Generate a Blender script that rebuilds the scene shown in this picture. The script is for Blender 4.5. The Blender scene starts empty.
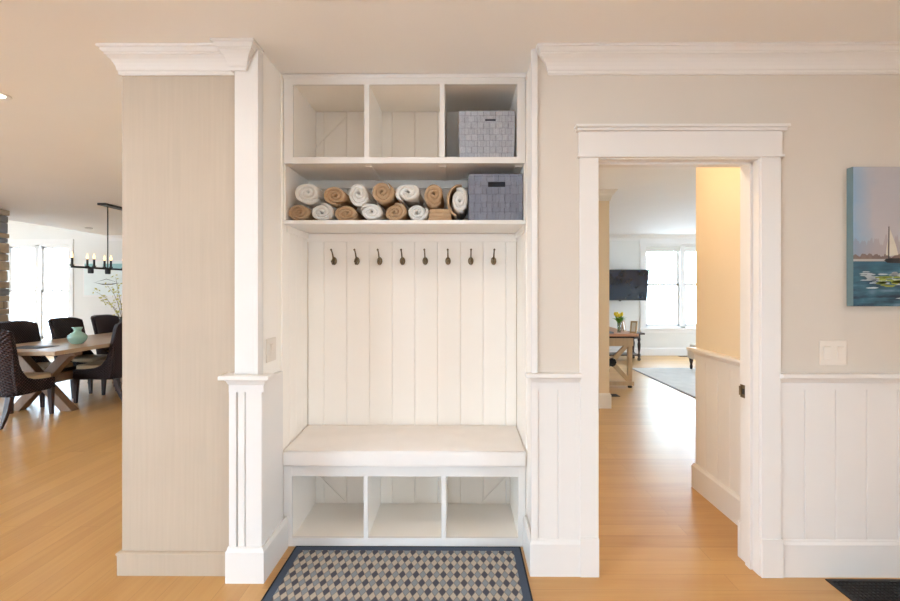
import bpy, bmesh, math, random
from mathutils import Vector, Matrix, noise
random.seed(7)
PI = math.pi
scene = bpy.context.scene
COL = scene.collection
H = 1.425            # eye height
CEIL = 2.625

# ------------------------------------------------------------------ materials
def srgb(r, g, b):
    f = lambda c: (c/255/12.92) if c/255 <= 0.04045 else ((c/255+0.055)/1.055)**2.4
    return (f(r), f(g), f(b), 1.0)

def new_mat(name):
    m = bpy.data.materials.new(name); m.use_nodes = True
    nt = m.node_tree; b = nt.nodes['Principled BSDF']
    return m, nt, b

def L(nt, a, b): nt.links.new(a, b)

def N(nt, t, **kw):
    n = nt.nodes.new(t)
    for k, v in kw.items(): setattr(n, k, v)
    return n

def math_node(nt, op, a, b=None):
    n = N(nt, 'ShaderNodeMath', operation=op)
    for i, v in enumerate((a, b)):
        if v is None: continue
        if isinstance(v, (int, float)): n.inputs[i].default_value = v
        else: L(nt, v, n.inputs[i])
    return n.outputs[0]

def mix_rgb(nt, fac, a, b, blend='MIX'):
    n = N(nt, 'ShaderNodeMix', data_type='RGBA', blend_type=blend)
    if isinstance(fac, (int, float)): n.inputs[0].default_value = fac
    else: L(nt, fac, n.inputs[0])
    for i, v in ((6, a), (7, b)):
        if isinstance(v, tuple): n.inputs[i].default_value = v
        else: L(nt, v, n.inputs[i])
    return n.outputs[2]

def plain(name, col, rough=0.5, var=0.04, scale=6.0, bump=0.0, bscale=200.0, metal=0.0, spec=0.5, coords='Object', coat=0.0):
    m, nt, b = new_mat(name)
    tc = N(nt, 'ShaderNodeTexCoord')
    ns = N(nt, 'ShaderNodeTexNoise'); ns.inputs['Scale'].default_value = scale; ns.inputs['Detail'].default_value = 4
    L(nt, tc.outputs[coords], ns.inputs['Vector'])
    dk = tuple(c*(1-var*2) for c in col[:3])+(1,); lt = tuple(min(1, c*(1+var)) for c in col[:3])+(1,)
    L(nt, mix_rgb(nt, ns.outputs[0], dk, lt), b.inputs['Base Color'])
    b.inputs['Roughness'].default_value = rough; b.inputs['Metallic'].default_value = metal
    b.inputs['Specular IOR Level'].default_value = spec
    b.inputs['Coat Weight'].default_value = coat
    if bump:
        n2 = N(nt, 'ShaderNodeTexNoise'); n2.inputs['Scale'].default_value = bscale; n2.inputs['Detail'].default_value = 3
        L(nt, tc.outputs[coords], n2.inputs['Vector'])
        bp = N(nt, 'ShaderNodeBump'); bp.inputs['Strength'].default_value = bump; bp.inputs['Distance'].default_value = 0.01
        L(nt, n2.outputs[0], bp.inputs['Height']); L(nt, bp.outputs[0], b.inputs['Normal'])
    return m

def wood(name, c1, c2, rough=0.45, axis='X', scale=1.0, bump=0.1):
    m, nt, b = new_mat(name)
    tc = N(nt, 'ShaderNodeTexCoord'); mp = N(nt, 'ShaderNodeMapping')
    s = {'X': (1.2, 22, 22), 'Y': (22, 1.2, 22), 'Z': (22, 22, 1.2)}[axis]
    mp.inputs['Scale'].default_value = [v*scale for v in s]
    L(nt, tc.outputs['Object'], mp.inputs['Vector'])
    ns = N(nt, 'ShaderNodeTexNoise'); ns.inputs['Scale'].default_value = 1.0; ns.inputs['Detail'].default_value = 6; ns.inputs['Distortion'].default_value = 0.6
    L(nt, mp.outputs[0], ns.inputs['Vector'])
    L(nt, mix_rgb(nt, ns.outputs[0], c1, c2), b.inputs['Base Color'])
    b.inputs['Roughness'].default_value = rough
    bp = N(nt, 'ShaderNodeBump'); bp.inputs['Strength'].default_value = bump; bp.inputs['Distance'].default_value = 0.005
    L(nt, ns.outputs[0], bp.inputs['Height']); L(nt, bp.outputs[0], b.inputs['Normal'])
    return m

def floor_mat(name, rot):
    m, nt, b = new_mat(name)
    tc = N(nt, 'ShaderNodeTexCoord'); mp = N(nt, 'ShaderNodeMapping')
    mp.inputs['Rotation'].default_value = (0, 0, rot)
    L(nt, tc.outputs['Object'], mp.inputs['Vector'])
    br = N(nt, 'ShaderNodeTexBrick'); br.offset = 0.37; br.offset_frequency = 2
    br.inputs['Scale'].default_value = 1.0
    br.inputs['Brick Width'].default_value = 2.1; br.inputs['Row Height'].default_value = 0.127
    br.inputs['Mortar Size'].default_value = 0.0011; br.inputs['Mortar Smooth'].default_value = 0.3
    br.inputs['Color1'].default_value = (0, 0, 0, 1); br.inputs['Color2'].default_value = (1, 1, 1, 1)
    br.inputs['Mortar'].default_value = (0.5, 0.5, 0.5, 1)
    L(nt, mp.outputs[0], br.inputs['Vector'])
    mp2 = N(nt, 'ShaderNodeMapping'); mp2.inputs['Scale'].default_value = (1.4, 26, 1)
    L(nt, mp.outputs[0], mp2.inputs['Vector'])
    # shift the grain from board to board
    ad = N(nt, 'ShaderNodeVectorMath', operation='MULTIPLY_ADD')
    L(nt, br.outputs['Color'], ad.inputs[0]); ad.inputs[1].default_value = (7, 7, 7); L(nt, mp2.outputs[0], ad.inputs[2])
    gr = N(nt, 'ShaderNodeTexNoise'); gr.inputs['Scale'].default_value = 1.0; gr.inputs['Detail'].default_value = 7; gr.inputs['Distortion'].default_value = 0.9
    L(nt, ad.outputs[0], gr.inputs['Vector'])
    c = mix_rgb(nt, br.outputs['Color'], srgb(194, 146, 86), srgb(178, 129, 71))
    ramp = N(nt, 'ShaderNodeValToRGB'); ramp.color_ramp.elements[0].position = 0.3; ramp.color_ramp.elements[1].position = 0.72
    L(nt, gr.outputs[0], ramp.inputs[0])
    c = mix_rgb(nt, math_node(nt, 'MULTIPLY', ramp.outputs[0], 0.45), c, srgb(208, 165, 106))
    c = mix_rgb(nt, math_node(nt, 'MULTIPLY', br.outputs['Fac'], 0.5), c, srgb(130, 88, 50))
    L(nt, c, b.inputs['Base Color'])
    rr = math_node(nt, 'ADD', math_node(nt, 'MULTIPLY', gr.outputs[0], 0.12), 0.27)
    L(nt, rr, b.inputs['Roughness'])
    b.inputs['Specular IOR Level'].default_value = 0.5
    bp = N(nt, 'ShaderNodeBump'); bp.inputs['Strength'].default_value = 0.12; bp.inputs['Distance'].default_value = 0.002
    hh = math_node(nt, 'SUBTRACT', math_node(nt, 'MULTIPLY', gr.outputs[0], 0.35), br.outputs['Fac'])
    L(nt, hh, bp.inputs['Height']); L(nt, bp.outputs[0], b.inputs['Normal'])
    return m

def linen_wall(name, col, var=0.06):
    # hand-brushed paint: faint vertical streaks and soft mottling
    m, nt, b = new_mat(name)
    tc = N(nt, 'ShaderNodeTexCoord'); mp = N(nt, 'ShaderNodeMapping'); mp.inputs['Scale'].default_value = (60, 60, 2.2)
    L(nt, tc.outputs['Object'], mp.inputs['Vector'])
    a = N(nt, 'ShaderNodeTexNoise'); a.inputs['Scale'].default_value = 1; a.inputs['Detail'].default_value = 4
    L(nt, mp.outputs[0], a.inputs['Vector'])
    c = N(nt, 'ShaderNodeTexNoise'); c.inputs['Scale'].default_value = 3.0; c.inputs['Detail'].default_value = 3
    L(nt, tc.outputs['Object'], c.inputs['Vector'])
    f = math_node(nt, 'ADD', math_node(nt, 'MULTIPLY', a.outputs[0], 0.5), math_node(nt, 'MULTIPLY', c.outputs[0], 0.5))
    dk = tuple(v*(1-var*2) for v in col[:3])+(1,); lt = tuple(min(1, v*(1+var*2)) for v in col[:3])+(1,)
    L(nt, mix_rgb(nt, f, dk, lt), b.inputs['Base Color'])
    b.inputs['Roughness'].default_value = 0.6
    return m

def rug_mat(name):
    m, nt, b = new_mat(name)
    tc = N(nt, 'ShaderNodeTexCoord'); sp = N(nt, 'ShaderNodeSeparateXYZ'); L(nt, tc.outputs['Object'], sp.inputs[0])
    # lean of the beige lozenges: small zigzag shear
    u = math_node(nt, 'DIVIDE', sp.outputs[0], 0.0342); v = math_node(nt, 'DIVIDE', sp.outputs[1], 0.0684)
    P = math_node(nt, 'FLOOR', math_node(nt, 'ADD', math_node(nt, 'ADD', u, v), 0.5))
    Q = math_node(nt, 'FLOOR', math_node(nt, 'ADD', math_node(nt, 'SUBTRACT', u, v), 0.5))
    odd = math_node(nt, 'FLOORED_MODULO', math_node(nt, 'ADD', P, Q), 2.0)
    par = math_node(nt, 'FLOORED_MODULO', P, 2.0)
    ns = N(nt, 'ShaderNodeTexNoise'); ns.inputs['Scale'].default_value = 160; ns.inputs['Detail'].default_value = 3
    L(nt, tc.outputs['Object'], ns.inputs['Vector'])
    c = mix_rgb(nt, par, srgb(86, 86, 96), srgb(142, 148, 154))
    c = mix_rgb(nt, odd, c, srgb(194, 180, 164))
    # distance to the outline between lozenges: thin dark seams
    d = N(nt, 'ShaderNodeMath', operation='PINGPONG'); L(nt, math_node(nt, 'ADD', math_node(nt, 'ADD', u, v), 0.5), d.inputs[0]); d.inputs[1].default_value = 0.5
    e = N(nt, 'ShaderNodeMath', operation='PINGPONG'); L(nt, math_node(nt, 'ADD', math_node(nt, 'SUBTRACT', u, v), 0.5), e.inputs[0]); e.inputs[1].default_value = 0.5
    seam = math_node(nt, 'LESS_THAN', math_node(nt, 'MINIMUM', d.outputs[0], e.outputs[0]), 0.07)
    c = mix_rgb(nt, math_node(nt, 'MULTIPLY', seam, 0.55), c, srgb(110, 106, 106))
    ax = math_node(nt, 'ABSOLUTE', sp.outputs[0]); ay = math_node(nt, 'ABSOLUTE', sp.outputs[1])
    brd = math_node(nt, 'MAXIMUM', math_node(nt, 'GREATER_THAN', ax, RUGW/2-0.044), math_node(nt, 'GREATER_THAN', ay, RUGD/2-0.046))
    c = mix_rgb(nt, brd, c, srgb(82, 92, 108))
    c = mix_rgb(nt, math_node(nt, 'MULTIPLY', ns.outputs[0], 0.5), c, mix_rgb(nt, 1.0, c, (0.55, 0.55, 0.55, 1), 'MULTIPLY'))
    L(nt, c, b.inputs['Base Color']); b.inputs['Roughness'].default_value = 0.95; b.inputs['Specular IOR Level'].default_value = 0.1
    bp = N(nt, 'ShaderNodeBump'); bp.inputs['Strength'].default_value = 0.5; bp.inputs['Distance'].default_value = 0.003
    L(nt, ns.outputs[0], bp.inputs['Height']); L(nt, bp.outputs[0], b.inputs['Normal'])
    return m

def weave_mat(name, c1, c2, cell=0.04):
    # flat strap basket weave: blocks alternate, each in its own tone
    m, nt, b = new_mat(name)
    tc = N(nt, 'ShaderNodeTexCoord')
    mp = N(nt, 'ShaderNodeMapping'); mp.inputs['Rotation'].default_value = (PI/2, 0, 0)
    L(nt, tc.outputs['Object'], mp.inputs['Vector'])
    br = N(nt, 'ShaderNodeTexBrick'); br.offset = 0.5
    br.inputs['Scale'].default_value = 1; br.inputs['Brick Width'].default_value = cell; br.inputs['Row Height'].default_value = cell
    br.inputs['Mortar Size'].default_value = 0.0012; br.inputs['Mortar Smooth'].default_value = 0.5
    br.inputs['Color1'].default_value = c1; br.inputs['Color2'].default_value = c2
    br.inputs['Mortar'].default_value = tuple(v*0.65 for v in c1[:3])+(1,)
    L(nt, mp.outputs[0], br.inputs['Vector'])
    ns = N(nt, 'ShaderNodeTexNoise'); ns.inputs['Scale'].default_value = 140
    L(nt, tc.outputs['Object'], ns.inputs['Vector'])
    L(nt, mix_rgb(nt, math_node(nt, 'MULTIPLY', ns.outputs[0], 0.5), br.outputs['Color'], (0.12, 0.12, 0.14, 1)), b.inputs['Base Color'])
    b.inputs['Roughness'].default_value = 0.75
    bp = N(nt, 'ShaderNodeBump'); bp.inputs['Strength'].default_value = 0.8; bp.inputs['Distance'].default_value = 0.004
    L(nt, math_node(nt, 'SUBTRACT', math_node(nt, 'MULTIPLY', ns.outputs[0], 0.3), br.outputs['Fac']), bp.inputs['Height']); L(nt, bp.outputs[0], b.inputs['Normal'])
    return m

def wicker_mat(name, c1, c2):
    m, nt, b = new_mat(name)
    tc = N(nt, 'ShaderNodeTexCoord')
    ws = []
    for ang in (0.7, -0.7):
        mp = N(nt, 'ShaderNodeMapping'); mp.inputs['Rotation'].default_value = (ang, ang, 0)
        L(nt, tc.outputs['Object'], mp.inputs['Vector'])
        w = N(nt, 'ShaderNodeTexWave'); w.bands_direction = 'Z'; w.inputs['Scale'].default_value = 16; w.inputs['Distortion'].default_value = 0.6
        L(nt, mp.outputs[0], w.inputs['Vector']); ws.append(w.outputs['Fac'])
    f = math_node(nt, 'MULTIPLY', ws[0], ws[1])
    L(nt, mix_rgb(nt, f, c1, c2), b.inputs['Base Color']); b.inputs['Roughness'].default_value = 0.42; b.inputs['Specular IOR Level'].default_value = 0.3
    bp = N(nt, 'ShaderNodeBump'); bp.inputs['Strength'].default_value = 0.9; bp.inputs['Distance'].default_value = 0.008
    L(nt, f, bp.inputs['Height']); L(nt, bp.outputs[0], b.inputs['Normal'])
    return m

def emit(name, col, s):
    m, nt, b = new_mat(name)
    b.inputs['Base Color'].default_value = col
    b.inputs['Emission Color'].default_value = col; b.inputs['Emission Strength'].default_value = s
    return m

def glass_mat(name, tint=(1, 1, 1, 1), refl=0.06):
    m = bpy.data.materials.new(name); m.use_nodes = True; nt = m.node_tree; nt.nodes.clear()
    o = N(nt, 'ShaderNodeOutputMaterial'); t = N(nt, 'ShaderNodeBsdfTransparent'); g = N(nt, 'ShaderNodeBsdfGlossy')
    t.inputs[0].default_value = tint; g.inputs['Roughness'].default_value = 0.02
    mx = N(nt, 'ShaderNodeMixShader'); mx.inputs[0].default_value = refl
    L(nt, t.outputs[0], mx.inputs[1]); L(nt, g.outputs[0], mx.inputs[2]); L(nt, mx.outputs[0], o.inputs[0])
    return m

def stone_mat(name):
    m, nt, b = new_mat(name)
    g = N(nt, 'ShaderNodeNewGeometry'); r = N(nt, 'ShaderNodeValToRGB')
    cols = [(0.0, srgb(138, 136, 134)), (0.2, srgb(186, 162, 132)), (0.4, srgb(124, 128, 136)), (0.55, srgb(204, 180, 148)), (0.75, srgb(156, 162, 170)), (0.9, srgb(176, 148, 118))]
    e = r.color_ramp.elements; r.color_ramp.interpolation = 'CONSTANT'
    e[0].position, e[0].color = cols[0]; e[1].position, e[1].color = cols[1]
    for p, c in cols[2:]:
        x = e.new(p); x.color = c
    L(nt, g.outputs['Random Per Island'], r.inputs[0])
    tc = N(nt, 'ShaderNodeTexCoord'); ns = N(nt, 'ShaderNodeTexNoise'); ns.inputs['Scale'].default_value = 14; ns.inputs['Detail'].default_value = 6
    L(nt, tc.outputs['Object'], ns.inputs['Vector'])
    L(nt, mix_rgb(nt, math_node(nt, 'MULTIPLY', ns.outputs[0], 0.5), r.outputs[0], srgb(112, 108, 104)), b.inputs['Base Color'])
    b.inputs['Roughness'].default_value = 0.9
    bp = N(nt, 'ShaderNodeBump'); bp.inputs['Strength'].default_value = 0.8; bp.inputs['Distance'].default_value = 0.02
    L(nt, ns.outputs[0], bp.inputs['Height']); L(nt, bp.outputs[0], b.inputs['Normal'])
    return m

def seascape_mat(name, zlo, zhi):
    # painted canvas: grey-blue sky, brown far shore, dark teal water with pale strokes (object Z is up, X across)
    m, nt, b = new_mat(name)
    tc = N(nt, 'ShaderNodeTexCoord'); sp = N(nt, 'ShaderNodeSeparateXYZ'); L(nt, tc.outputs['Object'], sp.inputs[0])
    ns = N(nt, 'ShaderNodeTexNoise'); ns.inputs['Scale'].default_value = 5; ns.inputs['Detail'].default_value = 5
    L(nt, tc.outputs['Object'], ns.inputs['Vector'])
    mp = N(nt, 'ShaderNodeMapping'); mp.inputs['Scale'].default_value = (7, 1, 34); L(nt, tc.outputs['Object'], mp.inputs['Vector'])
    st = N(nt, 'ShaderNodeTexNoise'); st.inputs['Scale'].default_value = 1; st.inputs['Detail'].default_value = 5; L(nt, mp.outputs[0], st.inputs['Vector'])
    mpc = N(nt, 'ShaderNodeMapping'); mpc.inputs['Scale'].default_value = (40, 1, 3); L(nt, tc.outputs['Object'], mpc.inputs['Vector'])
    ct = N(nt, 'ShaderNodeTexNoise'); ct.inputs['Scale'].default_value = 1; ct.inputs['Detail'].default_value = 3; L(nt, mpc.outputs[0], ct.inputs['Vector'])
    z = sp.outputs[2]; x = sp.outputs[0]
    # sky: blue at the left edge turning to grey cloud
    fx = math_node(nt, 'ADD', math_node(nt, 'MULTIPLY', x, 7.5), math_node(nt, 'MULTIPLY', math_node(nt, 'SUBTRACT', ns.outputs[0], 0.42), 1.8))
    cl = N(nt, 'ShaderNodeClamp'); L(nt, fx, cl.inputs[0])
    sky = mix_rgb(nt, cl.outputs[0], srgb(130, 160, 186), srgb(176, 170, 172))
    # water
    r = N(nt, 'ShaderNodeValToRGB'); e = r.color_ramp.elements
    e[0].position, e[0].color = 0.36, srgb(20, 34, 54); e[1].position, e[1].color = 0.56, srgb(48, 92, 108)
    q = e.new(0.68); q.color = srgb(96, 122, 140)
    L(nt, st.outputs[0], r.inputs[0])
    zz = N(nt, 'ShaderNodeMapRange'); L(nt, z, zz.inputs[0]); zz.inputs[1].default_value = 0.10; zz.inputs[2].default_value = 0.22
    water = mix_rgb(nt, math_node(nt, 'MULTIPLY', zz.outputs[0], 0.6), r.outputs[0], srgb(52, 100, 118))
    shore = mix_rgb(nt, ct.outputs[0], srgb(84, 62, 54), srgb(138, 118, 108))
    top = math_node(nt, 'ADD', 0.212, math_node(nt, 'MULTIPLY', ct.outputs[0], 0.08))
    c = mix_rgb(nt, math_node(nt, 'LESS_THAN', z, top), sky, shore)
    hz = math_node(nt, 'ADD', math_node(nt, 'MULTIPLY', x, 0.5), math_node(nt, 'MULTIPLY', ct.outputs[0], 0.08))
    haze = math_node(nt, 'LESS_THAN', z, math_node(nt, 'ADD', 0.22, math_node(nt, 'MULTIPLY', ct.outputs[0], 0.20)))
    c2 = mix_rgb(nt, math_node(nt, 'MULTIPLY', haze, 0.35), sky, srgb(140, 116, 104))
    c = mix_rgb(nt, math_node(nt, 'LESS_THAN', z, top), c2, shore)
    c = mix_rgb(nt, math_node(nt, 'LESS_THAN', z, 0.232), c, srgb(176, 168, 160))
    c = mix_rgb(nt, math_node(nt, 'LESS_THAN', z, 0.221), c, water)
    L(nt, c, b.inputs['Base Color']); b.inputs['Roughness'].default_value = 0.55
    bp = N(nt, 'ShaderNodeBump'); bp.inputs['Strength'].default_value = 0.3; bp.inputs['Distance'].default_value = 0.004
    L(nt, st.outputs[0], bp.inputs['Height']); L(nt, bp.outputs[0], b.inputs['Normal'])
    return m

RUGW, RUGD = 1.245, 0.80
WHITE = srgb(231, 226, 221)
M = dict(
    white=plain('white_paint', WHITE, 0.38, 0.015, 3),
    cream=plain('cabinet_paint', srgb(247, 240, 231), 0.42, 0.015, 3),
    wall=plain('greige_wall_paint', srgb(213, 202, 189), 0.6, 0.02, 2.5),
    linen=linen_wall('brushed_linen_wall', srgb(184, 165, 144), 0.075),
    hallwall=plain('warm_hall_paint', srgb(226, 208, 180), 0.6, 0.02, 2.5),
    coolwall=plain('pale_grey_wall_paint', srgb(224, 220, 213), 0.6, 0.02, 2.5),
    ceil=plain('ceiling_paint', srgb(243, 240, 237), 0.7, 0.015, 1.5),
    floorx=floor_mat('oak_boards_across', 0.0), floory=floor_mat('oak_boards_lengthwise', PI/2),
    rug=rug_mat('diamond_flatweave'), rugedge=plain('black_binding', srgb(30, 30, 36), 0.9, 0.1, 80),
    cushion=plain('cushion_cloth', srgb(244, 237, 231), 0.85, 0.03, 8, 0.25, 500, spec=0.2),
    towelw=plain('white_terry', srgb(244, 240, 234), 0.95, 0.04, 30, 0.9, 260, spec=0.1),
    towelt=plain('tan_terry', srgb(198, 162, 126), 0.95, 0.10, 30, 0.9, 260, spec=0.1),
    baskl=weave_mat('pale_grey_strap_weave', srgb(196, 195, 199), srgb(178, 178, 184), 0.035),
    baskd=weave_mat('slate_strap_weave', srgb(134, 136, 148), srgb(120, 122, 136), 0.05),
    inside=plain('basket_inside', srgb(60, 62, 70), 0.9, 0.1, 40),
    bronze=plain('aged_bronze', srgb(120, 102, 78), 0.35, 0.1, 30, metal=0.85),
    black=plain('black_metal', srgb(38, 34, 32), 0.45, 0.1, 20, metal=0.5),
    dark=plain('vent_enamel', srgb(26, 25, 26), 0.5, 0.1, 20),
    plate=plain('switch_plastic', srgb(226, 216, 204), 0.35, 0.01, 3),
    canvas_edge=plain('canvas_edge_teal', srgb(108, 128, 130), 0.7, 0.08, 12),
    sea=seascape_mat('painted_seascape', 0, 0.68),
    sail=plain('painted_sail_white', srgb(212, 204, 186), 0.6, 0.08, 30),
    hull=plain('painted_hull', srgb(44, 40, 40), 0.6, 0.1, 30),
    foam=plain('painted_foam', srgb(186, 196, 200), 0.6, 0.1, 30),
    lime=plain('painted_lime', srgb(150, 160, 72), 0.6, 0.15, 30),
    wicker=wicker_mat('dark_woven_leaf', srgb(28, 13, 12), srgb(62, 33, 29)),
    darkwood=wood('espresso_wood', srgb(40, 24, 20), srgb(58, 36, 28), 0.35, 'Z'),
    seatpad=plain('tan_seat_cloth', srgb(196, 168, 132), 0.8, 0.05, 20, 0.2, 300),
    tablewood=wood('driftwood_top', srgb(150, 118, 88), srgb(206, 180, 150), 0.4, 'Y', 0.7),
    trestle=wood('driftwood_beam', srgb(104, 76, 56), srgb(148, 114, 86), 0.5, 'Z', 0.7),
    deskwood=wood('pale_bleached_wood', srgb(160, 130, 96), srgb(196, 168, 132), 0.55, 'Z', 0.8),
    desktop=wood('reddish_desk_top', srgb(176, 122, 92), srgb(204, 154, 120), 0.4, 'Y', 0.8),
    iron=plain('iron_rosette', srgb(30, 26, 24), 0.6, 0.1, 30, metal=0.4),
    screen=plain('tv_screen', srgb(18, 32, 50), 0.12, 0.05, 3, spec=0.6),  # blue of reflected light tinted into the screen colour
    tvblack=plain('tv_shell', srgb(20, 20, 22), 0.4, 0.05, 10),
    celadon=plain('celadon_glaze', srgb(150, 186, 172), 0.18, 0.06, 14, coat=0.3),
    leaf=plain('tulip_leaf', srgb(90, 150, 40), 0.5, 0.15, 20),
    tulip=plain('tulip_yellow', srgb(240, 214, 50), 0.5, 0.08, 20),
    twig=plain('twig', srgb(110, 92, 60), 0.7, 0.1, 30),
    blossom=plain('branch_leaf', srgb(206, 196, 112), 0.6, 0.15, 30),
    stone=stone_mat('stacked_fieldstone'),
    glass=glass_mat('window_glass', (1, 1, 1, 1), 0.04), vglass=glass_mat('vase_glass', (0.8, 0.86, 0.84, 1), 0.15),
    bulb=emit('candle_bulb', (1, 0.66, 0.36, 1), 2.2), lens=emit('can_lens', (1, 0.88, 0.72, 1), 9),
    carpet=plain('pale_rug_pile', srgb(228, 224, 219), 0.95, 0.10, 5, 0.5, 200, spec=0.1),
    linenfab=plain('cream_upholstery', srgb(228, 214, 194), 0.9, 0.04, 20, 0.2, 300),
    shade=plain('white_lamp_shade', srgb(240, 236, 228), 0.8, 0.03, 10),
    paper=plain('print_paper', srgb(236, 234, 230), 0.7, 0.03, 20),
    paper2=plain('rug_binding', srgb(176, 176, 178), 0.9, 0.05, 20),
    greybook=plain('grey_cover', srgb(128, 134, 140), 0.6, 0.05, 20),
    artpale=plain('pale_art', srgb(226, 232, 228), 0.6, 0.05, 5),
    artteal=plain('teal_art', srgb(150, 190, 190), 0.6, 0.12, 8),
    ground=plain('pale_bounce_ground', srgb(226, 228, 230), 0.9, 0.1, 1),  # ground made pale to bounce daylight up onto the ceilings
    treeleaf=plain('tree_leaf', srgb(176, 190, 150), 0.8, 0.15, 3), bark=plain('tree_bark', srgb(140, 124, 108), 0.9, 0.15, 8),
    tablerefl=plain('grey_reflection', srgb(104, 108, 116), 0.7, 0.08, 60, 0.4, 300),
)

# ------------------------------------------------------------------ builders
class MB:
    def __init__(s): s.v = []; s.f = []
    def add(s, vs, fs):
        n = len(s.v); s.v += [tuple(p) for p in vs]; s.f += [tuple(i+n for i in f) for f in fs]; return s
    def box(s, x0, x1, y0, y1, z0, z1):
        vs = [(x, y, z) for z in (z0, z1) for y in (y0, y1) for x in (x0, x1)]
        return s.add(vs, [(0, 2, 3, 1), (4, 5, 7, 6), (0, 1, 5, 4), (1, 3, 7, 5), (3, 2, 6, 7), (2, 0, 4, 6)])
    def prism(s, poly, a0, a1, axis='Z'):
        # poly of (u,v); Z: (x,y), Y: (x,z), X: (y,z)
        n = len(poly)
        def P(u, v, a): return {'Z': (u, v, a), 'Y': (u, a, v), 'X': (a, u, v)}[axis]
        vs = [P(u, v, a0) for u, v in poly]+[P(u, v, a1) for u, v in poly]
        fs = [tuple(range(n)), tuple(range(2*n-1, n-1, -1))]+[(i, i+n, (i+1) % n+n, (i+1) % n) for i in range(n)]
        return s.add(vs, fs)
    def tube(s, pts, rad, seg=10, cap=True):
        pts = [Vector(p) for p in pts]; n = len(pts)
        if not isinstance(rad, (list, tuple)): rad = [rad]*n
        vs = []; up = None
        for i, p in enumerate(pts):
            d = (pts[min(i+1, n-1)]-pts[max(i-1, 0)]).normalized()
            if up is None: up = d.orthogonal().normalized()
            up = (up-d*up.dot(d)).normalized(); sd = d.cross(up)
            for k in range(seg):
                a = 2*PI*k/seg; vs.append(p+(up*math.cos(a)+sd*math.sin(a))*rad[i])
        fs = [(i*seg+k, i*seg+(k+1) % seg, (i+1)*seg+(k+1) % seg, (i+1)*seg+k) for i in range(n-1) for k in range(seg)]
        if cap: fs += [tuple(range(seg-1, -1, -1)), tuple((n-1)*seg+k for k in range(seg))]
        return s.add(vs, fs)
    def lathe(s, prof, c=(0, 0, 0), seg=24, axis='Z'):
        vs = []; n = len(prof)
        for r, h in prof:
            for k in range(seg):
                a = 2*PI*k/seg; u, w = r*math.cos(a), r*math.sin(a)
                q = {'Z': (u, w, h), 'Y': (u, h, w), 'X': (h, u, w)}[axis]
                vs.append((c[0]+q[0], c[1]+q[1], c[2]+q[2]))
        fs = [(i*seg+k, i*seg+(k+1) % seg, (i+1)*seg+(k+1) % seg, (i+1)*seg+k) for i in range(n-1) for k in range(seg)]
        fs += [tuple(range(seg-1, -1, -1)), tuple((n-1)*seg+k for k in range(seg))]
        return s.add(vs, fs)
    def ball(s, c, r, sx=1, sy=1, sz=1, seg=12, rings=7):
        return s.lathe([(max(1e-4, r*math.sin(PI*i/rings))*1, -r*math.cos(PI*i/rings)) for i in range(rings+1)], c, seg) if (sx, sy, sz) == (1, 1, 1) else \
            s.add([(c[0]+r*sx*math.sin(PI*i/rings)*math.cos(2*PI*k/seg), c[1]+r*sy*math.sin(PI*i/rings)*math.sin(2*PI*k/seg), c[2]-r*sz*math.cos(PI*i/rings)) for i in range(rings+1) for k in range(seg)],
                  [(i*seg+k, i*seg+(k+1) % seg, (i+1)*seg+(k+1) % seg, (i+1)*seg+k) for i in range(rings) for k in range(seg)])
    def sweep(s, prof, path):
        # moulding: prof (out, z) closed polygon; path of (x,y), outward is to the right of travel; mitred corners
        n = len(path); m = len(prof); rows = []
        def nrm(a, b):
            d = Vector((b[0]-a[0], b[1]-a[1])).normalized(); return Vector((d.y, -d.x))
        for i, p in enumerate(path):
            ns = []
            if i > 0: ns.append(nrm(path[i-1], p))
            if i < n-1: ns.append(nrm(p, path[i+1]))
            if len(ns) == 2:
                q = ns[0]+ns[1]; q = q/(1+ns[0].dot(ns[1]))
            else: q = ns[0]
            rows.append([(p[0]+q.x*o, p[1]+q.y*o, z) for o, z in prof])
        vs = [v for r in rows for v in r]
        fs = [(i*m+k, i*m+(k+1) % m, (i+1)*m+(k+1) % m, (i+1)*m+k) for i in range(n-1) for k in range(m)]
        fs += [tuple(range(m-1, -1, -1)), tuple((n-1)*m+k for k in range(m))]
        return s.add(vs, fs)
    def build(s, name, mat, parent=None, bevel=0, smooth=False, seg=2, loc=None, sub=0, origin=None):
        if parent is not None and loc is None: off = Vector((0, 0, 0))
        off = Vector(origin) if origin is not None else Vector((0, 0, 0))
        me = bpy.data.meshes.new(name); me.from_pydata([tuple(Vector(p)-off) for p in s.v], [], s.f)
        bm = bmesh.new(); bm.from_mesh(me); bmesh.ops.recalc_face_normals(bm, faces=bm.faces[:]); bm.to_mesh(me); bm.free()
        me.materials.append(M[mat] if isinstance(mat, str) else mat)
        o = bpy.data.objects.new(name, me); COL.objects.link(o)
        o.location = off
        if parent is not None:
            o.parent = parent
            if parent.get('_world'): o.location = off-Vector(parent['_world'])
        if smooth:
            for p in me.polygons: p.use_smooth = True
        if bevel:
            b = o.modifiers.new('edge', 'BEVEL'); b.width = bevel; b.segments = seg; b.limit_method = 'ANGLE'; b.angle_limit = 0.6
        if sub:
            b = o.modifiers.new('sub', 'SUBSURF'); b.levels = sub; b.render_levels = sub
        return o

def tag(o, label=None, cat=None, group=None, kind=None):
    if label: o['label'] = label
    if cat: o['category'] = cat
    if group: o['group'] = group
    if kind: o['kind'] = kind
    return o

def thing(name, label, cat, loc=(0, 0, 0), rz=0, group=None, world=False, kind=None):
    # world=True: its parts are given in room coordinates
    o = bpy.data.objects.new(name, None); COL.objects.link(o); o.empty_display_size = 0.1
    o.location = loc; o.rotation_euler = (0, 0, rz)
    if world: o['_world'] = list(loc)
    return tag(o, label, cat, group, kind)

def struct(o): o['kind'] = 'structure'; return o

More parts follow.
